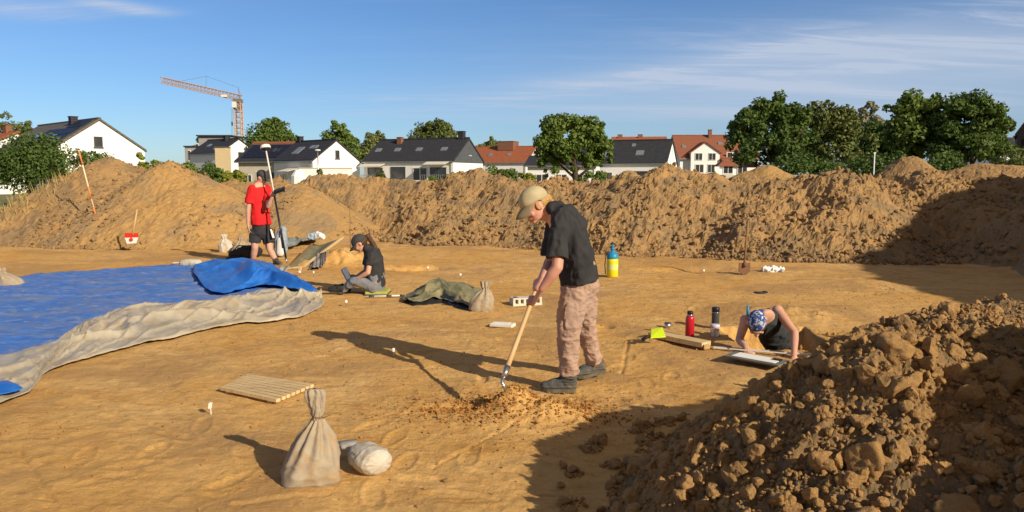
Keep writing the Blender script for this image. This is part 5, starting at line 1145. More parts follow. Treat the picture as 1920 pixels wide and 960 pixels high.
mb = MB(); n_ = Vector((0, 1, 0)); mb.bar(a, b, .23, .014); mb.build('board', M_board, t); mb = MB(); mb.bar(a.lerp(b, .12) + Vector((0, .0, .011)), a.lerp(b, .90) + Vector((0, .0, .011)), .165, .004); mb.build('paper', M_paper, t)
mb = MB(); mb.bar(a.lerp(b, .84) + Vector((0, .05, .016)), a.lerp(b, .99) + Vector((0, .05, .016)), .05, .012); mb.build('clip', M_bl, t)
# sprayer
c = onground(1148, 520); t = thing('pressure_sprayer', tuple(c), 'yellow pressure sprayer with a blue pump top standing before the bank', 'sprayer'); k = c.y / FPX
M_yel = mat('yellow plastic', (0.80, 0.72, 0.02), (0.74, 0.66, 0.02), 4, .4, spec=.5); M_blu = mat('blue plastic', (0.02, 0.25, 0.52), None, rough=.4)
r = .092; mb = MB(); mb.lathe(c, [(r * .85, 0), (r, .02), (r, .26), (r * .96, .30)], 28); mb.build('tank', M_yel, t, smooth=True); mb = MB(); mb.lathe(c, [(r * 1.0, .30), (r * 1.02, .31), (r * .98, .36), (r * .62, .40), (r * .3, .41), (r * .28, .44), (r * .42, .45), (r * .42, .465), (r * .14, .47), (r * .14, .53)], 24); mb.build('pump_top', M_blu, t, smooth=True)
mb = MB(); mb.tube([c + Vector((-.035, 0, .535)), c + Vector((.035, 0, .535))], .014, 8); mb.tube([c + Vector((0, 0, .52)), c + Vector((0, 0, .56))], .012, 8); mb.build('pump_handle', M_bl, t, smooth=True); mb = MB(); mb.tube([c + Vector((-.03, -.02, .40)), c + Vector((-.11, -.03, .36)), c + Vector((-.125, -.02, .2)), c + Vector((-.11, 0, .05))], .008, 8); mb.build('hose', M_bl, t, smooth=True)
mb = MB(); mb.lathe(c + Vector((0, 0, .12)), [(r * 1.004, 0), (r * 1.006, .002), (r * 1.006, .09), (r * 1.004, .092)], 28); mb.build('label_band', mat('pale green label', (0.55, 0.68, 0.16), (0.70, 0.72, 0.30), 12, .5), t, smooth=True)
# notched white block, flat white slab
M_chalk = mat('dusty white plastic', (0.68, 0.65, 0.57), (0.58, 0.53, 0.43), 8, .7)
a, b = onground(962, 575), onground(1016, 572); t = thing('bottle_crate', tuple((a + b) / 2), 'small dusty white crate with upright slots, behind the digging person', 'crate'); z = max(a.z, b.z); d = (b - a); d.z = 0; L = d.length; d.normalize(); nr = Vector((-d.y, d.x, 0)); rot = Matrix((d, nr, Vector((0, 0, 1)))).transposed(); cc = (a + b) / 2 + nr * .07
mb = MB(); mb.box((cc.x, cc.y, z + .014), (L, .16, .028), rot); mb.box((cc.x, cc.y, z + .090), (L * .99, .155, .016), rot); mb.box(Vector((cc.x, cc.y, z + .054)) + nr * .07, (L * .985, .012, .054), rot)
for i in range(6): q = (i / 5 - .5) * (L - .03); mb.box(Vector((cc.x, cc.y, z + .054)) + d * q, (.030 if 0 < i < 5 else .028, .15, .054), rot)
mb.build('crate_body', M_chalk, t); mb = MB(); mb.box(Vector((cc.x, cc.y, z + .101)) - d * L * .36, (.05, .06, .006), rot); mb.build('handle_plate', M_drk, t)
a, b = onground(921, 614), onground(964, 617); t = thing('white_slab', tuple((a + b) / 2), 'flat white foam slab lying alone left of the wooden tool handle', 'slab'); mb = MB(); d = (b - a); d.z = 0; cc = (a + b) / 2; rot = Matrix.Rotation(math.atan2(d.y, d.x), 3, 'Z'); mb.box((cc.x, cc.y + .05, cc.z + .022), (d.length, .14, .035), rot, taper=.96); o = mb.build('slab', mat('white foam', (0.74, 0.72, 0.66), (0.66, 0.62, 0.52), 10, .8), t)
bv = o.modifiers.new('b', 'BEVEL'); bv.width = .008; bv.segments = 2; mb = MB(); mb.box((cc.x - .01, cc.y + .05, cc.z + .041), (d.length * .7, .09, .003), rot); mb.build('sheet', M_paper, t)
# bags of the crew
M_nyl = mat('black nylon', (0.022, 0.022, 0.026), (0.034, 0.034, 0.038), 8, .7, .4, 60); M_gb = mat('grey blue fabric', (0.24, 0.31, 0.40), (0.33, 0.39, 0.46), 5, .7, .3); M_wh = mat('white fabric', (0.72, 0.74, 0.76), (0.62, 0.65, 0.70), 5, .7)
c = onground(455, 489); t = thing('duffel_bag', tuple(c), 'black bag lying on the ground behind the legs of the red shirted person', 'bag')
mb = MB(); mb.limb([c + Vector((-.20, .1, .10)), c + Vector((0, .1, .14)), c + Vector((.22, .1, .16))], [(.10, .08), (.17, .13), (.13, .12)], 20, lat=(0, 1, 0)); remeshed(mb, 'bag_body', M_nyl, t, .014, 3, .5, cloth_disp(.02, 7, 3)); mb = MB(); mb.tube([c + Vector((-.18, -.02, .16)), c + Vector((-.06, -.05, .28)), c + Vector((.08, -.04, .28)), c + Vector((.16, -.02, .2))], .012, 6); mb.build('strap', M_nyl, t, smooth=True)
mb = MB(); mb.limb([c + Vector((-.28, .0, .03)), c + Vector((-.1, -.04, .045)), c + Vector((.05, -.03, .04))], [(.05, .03), (.07, .04), (.05, .03)], 12); remeshed(mb, 'loose_flap', M_nyl, t, .012, 2)
c = onground(516, 486); c.y += .25; t = thing('backpack', tuple(c), 'tall grey blue and white backpack standing behind the red shirted person', 'backpack')
mb = MB(); mb.limb([c + Vector((.0, .1, .12)), c + Vector((.02, .1, .36)), c + Vector((.05, .1, .54))], [(.14, .11), (.13, .11), (.09, .08)], 20, lat=(1, 0, 0)); remeshed(mb, 'pack_body', M_gb, t, .014, 3, .5, cloth_disp(.015, 6, 5)); mb = MB(); mb.limb([c + Vector((.03, -.01, .10)), c + Vector((.04, -.02, .34))], [(.08, .04), (.07, .035)], 14, lat=(1, 0, 0)); remeshed(mb, 'pocket', M_wh, t, .012, 2)
for sx in (-.06, .08): mb = MB(); mb.tube([c + Vector((sx, -.03, .58)), c + Vector((sx, -.06, .40)), c + Vector((sx * 1.2, -.05, .2))], .012, 6); mb.build('strap', M_nyl, t, smooth=True)
c = onground(572, 468); t = thing('plastic_bag', tuple(c), 'crumpled white and blue plastic bag behind the olive canvas', 'bag'); c += Vector((0, 1.0, 0.12)); mb = MB(); mb.blob(c + Vector((0, 0, .12)), (.12, .09, .08)); mb.blob(c + Vector((.10, 0, .09)), (.10, .08, .06)); remeshed(mb, 'sack', M_wh, t, .012, 1, .3, cloth_disp(.05, 9, 8)); mb = MB(); mb.blob(c + Vector((-.08, -.04, .10)), (.13, .08, .08)); remeshed(mb, 'blue_side', mat('pale blue plastic', (0.30, 0.40, 0.50), None, rough=.4), t, .012, 1, .3, cloth_disp(.04, 9, 9))
c = onground(560, 474); t = thing('grey_tarp', tuple(c), 'narrow grey blue tarpaulin spread behind the olive canvas', 'tarp'); ta = poly_curve([(520, 478), (560, 466), (596, 458)], 50); tb = poly_curve([(530, 460), (560, 456), (592, 455)], 50); sheet('tarp_sheet', ta, tb, 20, lambda S, T, x, y: .10 + .08 * ridged(S * 4, T * 2, 3, 95), mat('grey blue tarpaulin', (0.20, 0.23, 0.22), (0.27, 0.29, 0.28), 4, .6), t)
# strip of grey cloth right of the canvas
c = onground(596, 503); t = thing('grey_cloth', tuple(c), 'small fan of grey cloth on the ground right of the olive canvas', 'cloth'); ta = poly_curve([(577, 508), (595, 508), (612, 500)], 40); tb = poly_curve([(588, 494), (604, 490), (622, 482)], 40); sheet('cloth', ta, tb, 20, lambda S, T, x, y: .02 + .05 * ridged(S * 8, T * .5, 2, 97), mat('grey cloth', (0.22, 0.21, 0.22), (0.30, 0.28, 0.27), 9, .9), t)
# white cloth and black thing on the ground far right, dark lens shape
c = onground(1450, 509); t = thing('crumpled_paper', tuple(c), 'crumpled white plastic sheet at the foot of the bank on the right', 'plastic sheet'); mb = MB(); mb.blob(c + Vector((0, .05, .04)), (.20, .12, .05)); mb.blob(c + Vector((-.10, .0, .03)), (.10, .08, .035)); remeshed(mb, 'sheet', mat('white plastic film', (0.80, 0.82, 0.84), None, rough=.4), t, .012, 1, .3, cloth_disp(.05, 10, 11)); mb = MB(); mb.blob(c + Vector((.12, -.06, .02)), (.05, .03, .02)); mb.build('grey_scrap', M_metal, t)
c = onground(1426, 549); t = thing('trowel_case', tuple(c), 'flat black cloth lying alone on the ground above the woman in the pit', 'cloth'); mb = MB(); mb.blob(c + Vector((0, .0, .012)), (.105, .055, .018)); mb.blob(c + Vector((.05, .02, .012)), (.07, .045, .02)); remeshed(mb, 'cloth', M_nyl, t, .008, 1, .4, cloth_disp(.01, 14, 13))
# ---- poles, shovels
M_orange = mat('orange and white pole paint', (0.75, 0.25, 0.08), None, rough=.6); M_cream = mat('weathered cream paint', (0.78, 0.66, 0.45), None, rough=.6)
def hgt(x, y): return float(np.max(top(np.array([x]), np.array([y]))))
b = P(181, 410, 17.9); z0 = b.z; a = P(148, 283, 17.6); t = thing('ranging_pole', tuple(b), 'long orange and white banded pole leaning left against the leftmost heap', 'pole')
dv = (a - b); mb = MB(); mb.tube([b - dv * .06, a], .016, 8); mb.build('pole', M_cream, t, smooth=True)
for i, (f0, f1) in enumerate(((0.0, .18), (.30, .48), (.80, 1.0))): mb = MB(); mb.tube([b + dv * f0, b + dv * f1], .018, 8); mb.build('orange_band', M_orange, t, smooth=True)
M_redm = mat('red shovel paint', (0.62, 0.04, 0.02), None, rough=.5); M_hnd = mat('ash handle', (0.55, 0.36, 0.17), (0.62, 0.42, 0.22), 6, .55, stretch=(1, 1, .2))
c = onground(245, 472); t = thing('shovel', tuple(c), 'red and white shovel stuck upright at the foot of the left heaps', 'shovel'); y = c.y; mb = MB(); mb.tube([P(249, 440, y), P(257, 393, y + .1)], .018, 8); mb.build('handle', M_hnd, t, smooth=True)
V = [P(233, 437, y), P(258, 437, y), P(259, 445, y), P(234, 446, y)]; V2 = [v + Vector((0, .02, 0)) for v in V]; mb = MB(); mb.add(V + V2, [(0, 1, 2, 3), (7, 6, 5, 4), (0, 4, 5, 1), (1, 5, 6, 2), (2, 6, 7, 3), (3, 7, 4, 0)]); bl = mb.build('blade', M_redm, t)
V = [P(234, 446, y), P(259, 445, y), P(255, 456, y - .02), P(238, 457, y - .02)]; V2 = [v + Vector((0, .02, 0)) for v in V]; mb = MB(); mb.add(V + V2, [(0, 1, 2, 3), (7, 6, 5, 4), (0, 4, 5, 1), (1, 5, 6, 2), (2, 6, 7, 3), (3, 7, 4, 0)]); mb.build('blade_edge', M_frame, bl)
mb = MB(); mb.blob(P(246, 449, y - .03), (.04, .02, .04)); mb.build('red_patch', M_redm, bl)
M_rust = mat('rusty brown steel', (0.16, 0.085, 0.05), (0.24, 0.13, 0.08), 12, .8, .3)
c = onground(1393, 515); y = c.y; t = thing('spade', tuple(c), 'rusty spade with a long wooden handle standing at the foot of the bank', 'spade'); mb = MB(); mb.tube([P(1396, 494, y), P(1399, 455, y + .05), P(1403, 412, y + .12)], .017, 8); mb.build('handle', M_woodd, t, smooth=True)
V = [P(1386, 493, y), P(1407, 493, y), P(1406, 509, y), P(1396, 518, y), P(1386, 510, y)]; V2 = [v + Vector((0, .03, 0)) for v in V]; mb = MB(); mb.add(V + V2, [(0, 1, 2, 3, 4), (9, 8, 7, 6, 5), (0, 5, 6, 1), (1, 6, 7, 2), (2, 7, 8, 3), (3, 8, 9, 4), (4, 9, 5, 0)]); bl = mb.build('blade', M_rust, t)
mb = MB(); mb.tube([P(1396, 500, y - .01), P(1397, 486, y)], [.03, .022], 10); mb.build('socket', M_rust, bl, smooth=True)
c = onground(658, 470); c.y = 17.0; a, b = P(657, 472, 16.6), P(656, 388, 16.6); t = thing('thin_stake', tuple(a), 'thin dark stake standing in the ground behind the sitting woman', 'stake'); mb = MB(); mb.tube([Vector((a.x, a.y, gz(a.x, a.y) - .05)), b], .009, 6); mb.build('stake', M_woodd, t, smooth=True); mb = MB(); mb.tube([b, b + Vector((0, 0, .03))], .014, 6); mb.build('tip', M_woodd, t, smooth=True)
# ranging rod beside the sitting woman
a, b = G(686, 556, .02), G(795, 553, .02); t = thing('ranging_rod', tuple((a + b) / 2), 'white and black banded rod lying between the sitting woman and the olive tarp', 'measuring rod'); mb = MB(); mb.tube([a, b], .012, 8); mb.build('rod', M_frame, t, smooth=True)
for f in (.05, .35, .58, .75): mb = MB(); mb.tube([a.lerp(b, f), a.lerp(b, f + .09)], .0135, 8); mb.build('dark_band', M_drk, t, smooth=True)
mb = MB(); mb.box(b + Vector((0.02, 0, .02)), (.06, .04, .04)); mb.build('end_cap', M_frame, t)
# find markers: white tag on a nail
M_tag = mat('white marker plastic', (0.86, 0.85, 0.80), None, rough=.5)
for px, py, r_, lb_ in [(562, 519, .05, 'white find marker near the end of the raised blue folds'), (649, 573, .038, 'white find marker in front of the feet of the sitting woman'), (802, 509, .035, 'white find marker beside the shallow hollow'),
                  (863, 522, .042, 'white find marker alone behind the olive tarp'), (1319, 513, .04, 'white find marker before the bank left of the rusty spade'), (738, 672, .03, 'small white find marker in the shadow of the digging person'), (588, 520, .03, 'small white find marker just right of the blue folds')]:
    c = onground(px, py); t = thing('find_marker', tuple(c), lb_, 'marker', 'white find markers'); r_ *= .72; mb = MB(); mb.tube([c + Vector((0, 0, -.02)), c + Vector((0, 0, .05))], .004, 6); mb.build('nail', M_st, t); mb = MB(); mb.lathe(c + Vector((0, 0, .05)), [(r_ * .5, 0), (r_ * .62, .006), (r_ * .62, .03), (r_ * .4, .034)], 14); mb.build('cap', M_tag, t, smooth=True)
c = onground(396, 782); t = thing('find_marker', tuple(c), 'white tag on a thin nail, its round shadow beside it, left of the slatted board', 'marker', 'white find markers'); mb = MB(); mb.tube([c + Vector((0, 0, -.02)), c + Vector((-.001, 0, .045))], .003, 6); mb.build('nail', M_tag, t); mb = MB(); mb.box(c + Vector((-.003, 0, .062)), (.014, .03, .036), Matrix.Rotation(R(8), 3, 'Y')); mb.build('tag', M_tag, t)
# ================================================================= PEOPLE
M_skin = mat('bare skin', (0.62, 0.36, 0.26), (0.55, 0.30, 0.21), 9, .5, .15, 60, sss=.08, spec=.35)  # even skin tone of its own with slight mottling
M_skin2 = mat('reddened skin', (0.64, 0.34, 0.25), (0.57, 0.27, 0.19), 7, .5, .15, 60, sss=.08, spec=.35)
M_blacktee = mat('faded black cotton', (0.028, 0.029, 0.033), (0.042, 0.042, 0.046), 7, .9, .3, 90)
M_pink = mat('dusty pink trousers', (0.45, 0.315, 0.255), (0.39, 0.265, 0.21), 6, .9, .4, 90, dust=(0.37, 0.235, 0.15))
M_boot = mat('dusty dark boots', (0.07, 0.075, 0.075), (0.11, 0.11, 0.10), 14, .75, .5, 60, dust=(0.20, 0.15, 0.09))
M_sole = mat('boot sole', (0.10, 0.09, 0.075), (0.16, 0.13, 0.09), 14, .9)
M_sock = mat('dark sock', (0.03, 0.03, 0.035), None, rough=.9)
M_cap = mat('khaki cap', (0.50, 0.43, 0.27), (0.42, 0.36, 0.22), 10, .9, .2)
M_capb = mat('khaki cap brim', (0.26, 0.21, 0.13), (0.20, 0.16, 0.10), 10, .9, .2)
M_dcap = mat('dark grey cap', (0.045, 0.047, 0.052), (0.06, 0.062, 0.066), 10, .9)
M_blond = mat('blond hair', (0.60, 0.38, 0.14), (0.42, 0.24, 0.08), 30, .5, .6, 60, stretch=(1, 1, 4)); M_brown = mat('brown hair', (0.055, 0.028, 0.016), (0.10, 0.05, 0.025), 30, .45, .6, 60, stretch=(1, 1, 4))
M_redtee = mat('red cotton', (0.74, 0.02, 0.022), (0.66, 0.015, 0.018), 7, .85, .3, 90); M_print = mat('faded shirt print', (0.38, 0.10, 0.05), (0.74, 0.03, 0.025), 26, .9)
M_jean = mat('grey denim', (0.15, 0.17, 0.21), (0.20, 0.22, 0.26), 10, .9, .3, 90, dust=(0.26, 0.22, 0.17)); M_lip = mat('lips', (0.50, 0.16, 0.13), None, rough=.5); M_eye = mat('eye', (0.03, 0.02, 0.015), None, rough=.15)
M_chk = mat('charcoal vest', (0.030, 0.036, 0.040), (0.05, 0.055, 0.06), 12, .9, .3)
def basis(f, u):
    f = Vector(f).normalized(); u = Vector(u); u = (u - f * u.dot(f)).normalized(); return f.cross(u), f, u      # right, forward, up
def Rm(b): return Matrix(b).transposed()
def head_add(mb, c, b, s=1.0):
    r, f, u = b; c = Vector(c); q = lambda x, y, z: c + r * (x * s) + f * (y * s) + u * (z * s); M = Rm(b)
    mb.blob(q(0, -.012, .028), (.077 * s, .098 * s, .094 * s), M, nu=24, nv=16); mb.blob(q(0, .018, -.022), (.066 * s, .078 * s, .085 * s), M, nu=24, nv=16)
    mb.blob(q(0, .030, -.066), (.052 * s, .056 * s, .042 * s), M); mb.blob(q(0, .068, -.095), (.024 * s, .022 * s, .020 * s), M)
    mb.limb([q(0, .092, .012), q(0, .105, -.018), q(0, .112, -.032)], [.008 * s, .011 * s, .013 * s], 10); mb.blob(q(0, .088, .028), (.045 * s, .012 * s, .010 * s), M)
    for k in (-1, 1):
        mb.blob(q(k * .013, .098, -.036), (.009 * s, .010 * s, .008 * s), M); mb.blob(q(k * .078, -.006, -.010), (.010 * s, .022 * s, .033 * s), M); mb.blob(q(k * .038, .070, -.030), (.022 * s, .020 * s, .024 * s), M)
    mb.blob(q(0, .086, -.062), (.022 * s, .014 * s, .010 * s), M)
def face(t, c, b, s=1.0, body=None):
    r, f, u = b; c = Vector(c); q = lambda x, y, z: c + r * (x * s) + f * (y * s) + u * (z * s); M = Rm(b)
    for k in (-1, 1):
        mb = MB(); mb.blob(q(k * .032, .0885, .006), (.013 * s, .007 * s, .006 * s), M); mb.build('eye', M_eye, body or t, smooth=True)
    mb = MB(); mb.blob(q(0, .0995, -.062), (.020 * s, .006 * s, .0065 * s), M); mb.build('mouth', M_lip, body or t, smooth=True)
def cap(t, c, b, s, m, mbrim, name='cap', tilt=0.0):
    r, f, u = b; c = Vector(c); V = []; F = []; nu, nv = 32, 12
    q = lambda x, y, z: c + r * (x * s) + f * (y * s) + u * (z * s)
    for j in range(nv + 1):
        ph = math.pi / 2 * j / nv
        for i in range(nu):
            a = 2 * math.pi * i / nu; k = 1 + .010 * math.cos(a * 6); V.append(q(.0865 * math.cos(a) * math.sin(ph) * k, -.010 + .107 * math.sin(a) * math.sin(ph) * k, .036 + .088 * math.cos(ph)))
    for i in range(nu): a = 2 * math.pi * i / nu; V.append(q(.086 * math.cos(a), -.010 + .106 * math.sin(a), .018 - .012 * (math.sin(a) < 0)))
    for j in range(nv + 1):
        for i in range(nu): F.append((j * nu + i, (j + 1) * nu + i, (j + 1) * nu + (i + 1) % nu, j * nu + (i + 1) % nu))
    mb = MB(); mb.add(V, F); o = mb.build(name, m, t, smooth=True); sm = o.modifiers.new('s', 'SOLIDIFY'); sm.thickness = .004; sm.offset = 1
    mb = MB()
    def br(a, v):
        an = R(180 * a); x0, y0 = .080 * math.cos(an), -.010 + .100 * math.sin(an); x1, y1 = .072 * math.cos(an), .03 + .145 * math.sin(an) ** .8 if math.sin(an) > 0 else .03
        x, y = x0 + (x1 - x0) * v, y0 + (y1 - y0) * v; return q(x, y, .022 - .030 * v * v - .9 * x * x * v * 6 * s - tilt * v)
    mb.grid(lambda a, v: br(.12 + .76 * a, v), 22, 7); o2 = mb.build('brim', mbrim, o, smooth=True); sm = o2.modifiers.new('s', 'SOLIDIFY'); sm.thickness = .005
    mb = MB(); mb.blob(q(0, -.010, .125), (.007 * s, .007 * s, .004 * s)); mb.build('button', m, o, smooth=True); return o
def grip(mb, w, g, ax, r=.017, s=1.0, flip=1):
    """fist closed round a shaft: w wrist, g point on the shaft axis, ax from little finger to index finger"""
    w, g, a = Vector(w), Vector(g), Vector(ax).normalized(); n = (g - w); n = (n - a * n.dot(a)).normalized(); t = a.cross(n) * flip
    rr = r + .010 * s
    def C(o, th, e=0): return g + a * o + (n * -math.cos(th) + t * math.sin(th)) * (rr + e)
    kn = C(0, R(-25), .006); mb.limb([w, w.lerp(kn, .45), kn], [(.026 * s, .019 * s), (.040 * s, .020 * s), (.042 * s, .017 * s)], 16, lat=a)
    for i, (o, L) in enumerate(((-.031, 205), (-.0105, 228), (.0105, 232), (.031, 218))):
        mb.limb([C(o * s, R(-20 + (L) * k / 6), .001) for k in range(7)], [(.0098 - .0004 * k) * s * (.9 if i == 0 else 1) for k in range(7)], 8)
    mb.limb([w.lerp(kn, .35) + a * .025 * s, C(.048 * s, R(-40), .010), C(.050 * s, R(-95), .004), C(.034 * s, R(-140), .006)], [.015 * s, .013 * s, .0115 * s, .010 * s], 10)
def hand(mb, w, d, up, s=1.0, curl=.5, spread=.10, side=1):
    """open hand: w wrist, d pointing direction, up out of the back of the hand, side +1/-1 puts the thumb to the right/left of d"""
    w = Vector(w); d = Vector(d).normalized(); up = Vector(up); up = (up - d * up.dot(d)).normalized(); x = d.cross(up).normalized() * side
    mb.limb([w - d * .01, w + d * .045 * s, w + d * .082 * s], [(.026 * s, .020 * s), (.038 * s, .017 * s), (.038 * s, .013 * s)], 16, lat=x)
    for i, (o, L) in enumerate(((.030, .070), (.011, .080), (-.009, .075), (-.028, .058))):
        p = w + d * .080 * s + x * o * s; dd = (d + x * (o * spread * 60 * .15)).normalized(); pts = [p - d * .012]; ang = 0
        for k in range(3): ang += curl * (.35 + .25 * k); pts.append(pts[-1] + (dd * math.cos(ang) - up * math.sin(ang)) * L * s * (.42, .34, .27)[k] * 1.25)
        mb.limb(pts, [.0095 * s, .009 * s, .0083 * s, .007 * s], 8)
    mb.limb([w + d * .018 * s + x * .022 * s, w + d * .050 * s + x * .050 * s - up * .006, w + d * .078 * s + x * .058 * s - up * .016 * s], [.015 * s, .0115 * s, .009 * s], 10)
def boot(t, ank, heel, toe, m, s=1.0, name='boot', up=(0, 0, 1)):
    """boot with its sole; heel and toe are the ends of the sole on the ground"""
    heel, toe, ank = Vector(heel), Vector(toe), Vector(ank); d = (toe - heel).normalized(); L = (toe - heel).length; u = Vector(up); u = (u - d * u.dot(d)).normalized(); lat = d.cross(u)
    mb = MB(); mb.limb([heel + d * L * .16 + u * .050 * s, heel + d * L * .45 + u * .050 * s, heel + d * L * .72 + u * .043 * s, heel + d * L * .88 + u * .038 * s], [(.036 * s, .042 * s), (.040 * s, .044 * s), (.045 * s, .036 * s), (.038 * s, .028 * s)], 16, lat=lat)
    mb.limb([heel + d * L * .22 + u * .06 * s, heel.lerp(ank, .6) + d * L * .16, ank], [(.040 * s, .052 * s), (.043 * s, .052 * s), (.048 * s, .052 * s)], 16, lat=lat)
    mb.limb([heel + d * L * .36 + u * .085 * s, heel + d * L * .62 + u * .066 * s], [(.030 * s, .022 * s), (.032 * s, .016 * s)], 12, lat=lat)
    o = remeshed(mb, name, m, t, .006 * s, 3, .5, lambda V, N: .006 * fbm(V[:, 0] * 28, V[:, 1] * 28, V[:, 2] * 40, o=4, seed=3, g=.6) + .003 * np.sin(V[:, 2] * 260))
    mb = MB(); pr = [(0, .028), (.06, .036), (.25, .038), (.45, .035), (.68, .046), (.85, .043), (.97, .026), (1.02, .010)]
    bt = [heel + d * L * q + lat * w_ * s for q, w_ in pr] + [heel + d * L * q - lat * w_ * s for q, w_ in reversed(pr)]; n = len(bt); V = [p + u * .004 for p in bt] + [p + u * .026 * s for p in bt]
    mb.add(V, [tuple(reversed(range(n))), tuple(range(n, 2 * n))] + [(i, (i + 1) % n, n + (i + 1) % n, n + i) for i in range(n)]); mb.build('sole', M_sole, o)
    mb = MB()
    for k in range(5): p = heel + d * L * (.42 + .055 * k) + u * (.105 - .010 * k) * s; mb.tube([p - lat * .022 * s, p + u * .004, p + lat * .022 * s], .003 * s, 5)
    mb.build('laces', M_sock, o); return o
def wr(amp, f, seed, st=(1, 1, 1)):
    def fn(V, N):
        x, y, z = V[:, 0] * f * st[0], V[:, 1] * f * st[1], V[:, 2] * f * st[2]
        return amp * (1 - np.minimum(1, 3.2 * np.abs(fbm(x, y, z, o=2, seed=seed)))) + amp * .4 * fbm(x * 3, y * 3, z * 3, o=2, seed=seed + 2) - amp * .4
    return fn

# ---------------------------------------------------------------- person digging (foreground)
def digger():
    foot = G(1052, 737); Y0 = foot.y; D = lambda px, py, dy=0.0: P(px, py, Y0 + dy)
    t = thing('person', (foot.x, Y0, 0), 'person in black t-shirt, khaki cap and dusty pink trousers bending over a long handled tool', 'person')
    hb_ = basis((-.80, -.34, -.50), (-.42, 0, .90)); hc = D(1004, 386, .12)
    top_s, mid_g, soc = D(1022, 497, .22), D(1003, 555, -.10), P(946, 703, 4.98)
    ax = (top_s - soc).normalized(); L = (D(1003, 555, -.10) - soc).length
    g1 = soc + ax * L * 1.0; g2 = soc + ax * (L + .13)
    mb = MB(); head_add(mb, hc, hb_, 1.0)
    S1, E1, W1 = D(1050, 420, -.10), D(1045, 501, -.20), D(1016, 541, -.17); S2, E2, W2 = D(1040, 412, .26), D(1032, 495, .22), D(1018, 520, .05)
    mb.limb([hc + hb_[1] * -.02 + hb_[2] * -.05, D(1026, 402, .11), D(1046, 412, .10)], [.054, .056, .055], 16)
    mb.limb([D(1052, 420, .09), D(1062, 440, .09), D(1076, 490, .09), D(1084, 535, .09)], [(.14, .09), (.15, .11), (.14, .11), (.14, .11)], 20, lat=(0, 1, 0))
    for S, E, W in ((S1, E1, W1), (S2, E2, W2)):
        mb.limb([S, S.lerp(E, .5), E], [.052, .047, .041], 14); mb.limb([E, E.lerp(W, .35), E.lerp(W, .8), W], [.041, .043, .031, .026], 14)
    grip(mb, W1, g1, ax, .0165, 1.0, 1); grip(mb, W2, g2, ax, .0165, 1.0, -1)
    for (a, b_, c_) in ((D(1078, 548, .0), D(1066, 622, -.04), D(1067, 708, .0)), (D(1092, 548, .20), D(1100, 618, .29), D(1113, 680, .40))):
        mb.limb([a, b_, c_], [.065, .042, .036], 14)
    body = remeshed(mb, 'body', M_skin2, t, .0058, 3, .5); face(t, hc, hb_, 1.0, body)
    mb = MB(); r, f, u = hb_; q = lambda x, y, z: hc + r * x + f * y + u * z
    mb.blob(q(0, -.040, .018), (.084, .078, .070), Rm(hb_)); mb.blob(q(0, -.105, -.002), (.052, .038, .040), Rm(hb_)); mb.blob(q(0, -.115, -.045), (.034, .030, .045), Rm(hb_))
    for k in (-1, 1): mb.blob(q(k * .074, .012, -.004), (.010, .018, .034), Rm(hb_))
    remeshed(mb, 'hair', M_blond, t, .006, 1, .4, lambda V, N: .005 * fbm(V[:, 0] * 25, V[:, 1] * 25, V[:, 2] * 70, o=3, seed=4)); cap(t, hc + u * .012, hb_, 1.05, M_cap, M_capb, tilt=.012)
    # shirt
    mb = MB(); mb.limb([D(1086, 512, .09), D(1080, 485, .09), D(1069, 452, .09), D(1062, 420, .09), D(1052, 402, .09), D(1040, 396, .10)], [(.170, .140), (.178, .148), (.188, .150), (.195, .140), (.165, .110), (.082, .070)], 28, lat=(0, 1, 0))
    mb.tube([D(1087, 530, .09), D(1083, 505, .09)], [(.170, .150), (.176, .150)], 28, lat=(0, 1, 0))
    for S, E, sg in ((S1, E1, -1), (S2, E2, 1)):
        e = S.lerp(E, .82); mb.limb([S + Vector((.01, -sg * .02, .03)), S.lerp(E, .35)], [.080, .076], 18); mb.tube([S.lerp(E, .1), S.lerp(E, .5), e], [.080, .076, .078], 20)
    remeshed(mb, 'shirt', M_blacktee, t, .008, 5, .5, lambda V, N: wr(.020, 4.2, 21, (1.3, 1, .8))(V, N) + wr(.009, 9.0, 22, (1.3, 1, .9))(V, N))
    # trousers
    mb = MB(); mb.limb([D(1085, 505, .10), D(1087, 535, .10), D(1085, 560, .10)], [(.150, .130), (.165, .142), (.15, .125)], 26, lat=(0, 1, 0))
    mb.tube([D(1080, 545, .0), D(1071, 585, -.03), D(1066, 622, -.05), D(1067, 660, -.03), D(1067, 700, .0)], [.106, .097, .082, .076, .072], 22); mb.tube([D(1094, 545, .18), D(1098, 585, .24), D(1100, 618, .29), D(1106, 645, .36), D(1114, 677, .42)], [.102, .092, .078, .071, .068], 22)
    tr = remeshed(mb, 'trousers', M_pink, t, .007, 4, .5, lambda V, N: wr(.013, 7.0, 33, (1, 1, 1.2))(V, N) + wr(.007, 16.0, 34, (1, 1, 1.6))(V, N))
    mb = MB(); p = D(1070, 590, -.02); mb.limb([p + Vector((-.0, -.098, .06)), p + Vector((0, -.102, -.06))], [(.055, .008), (.055, .008)], 14, lat=(1, 0, 0)); remeshed(mb, 'cargo_pocket', M_pink, tr, .006, 2, .5, wr(.008, 14, 35))
    # boots
    z = gz(foot.x, Y0); h1 = G(1080, 737); t1 = G(1016, 736); h1.z = z; t1.z = z
    for a, b_ in ((D(1067, 700, .0), D(1068, 712, .0)), (D(1113, 664, .42), D(1114, 684, .43))): mb = MB(); mb.tube([a, b_], [.056, .054], 14); mb.build('sock', M_sock, t, smooth=True)
    boot(t, D(1068, 704, .0), h1, t1, M_boot, 1.2); t2 = G(1080, 712); hz = P(1133, 697, t2.y + .10); boot(t, P(1116, 676, t2.y + .06), hz, t2 + Vector((0, 0, .01)), M_boot, 1.2, up=(.25, 0, 1))
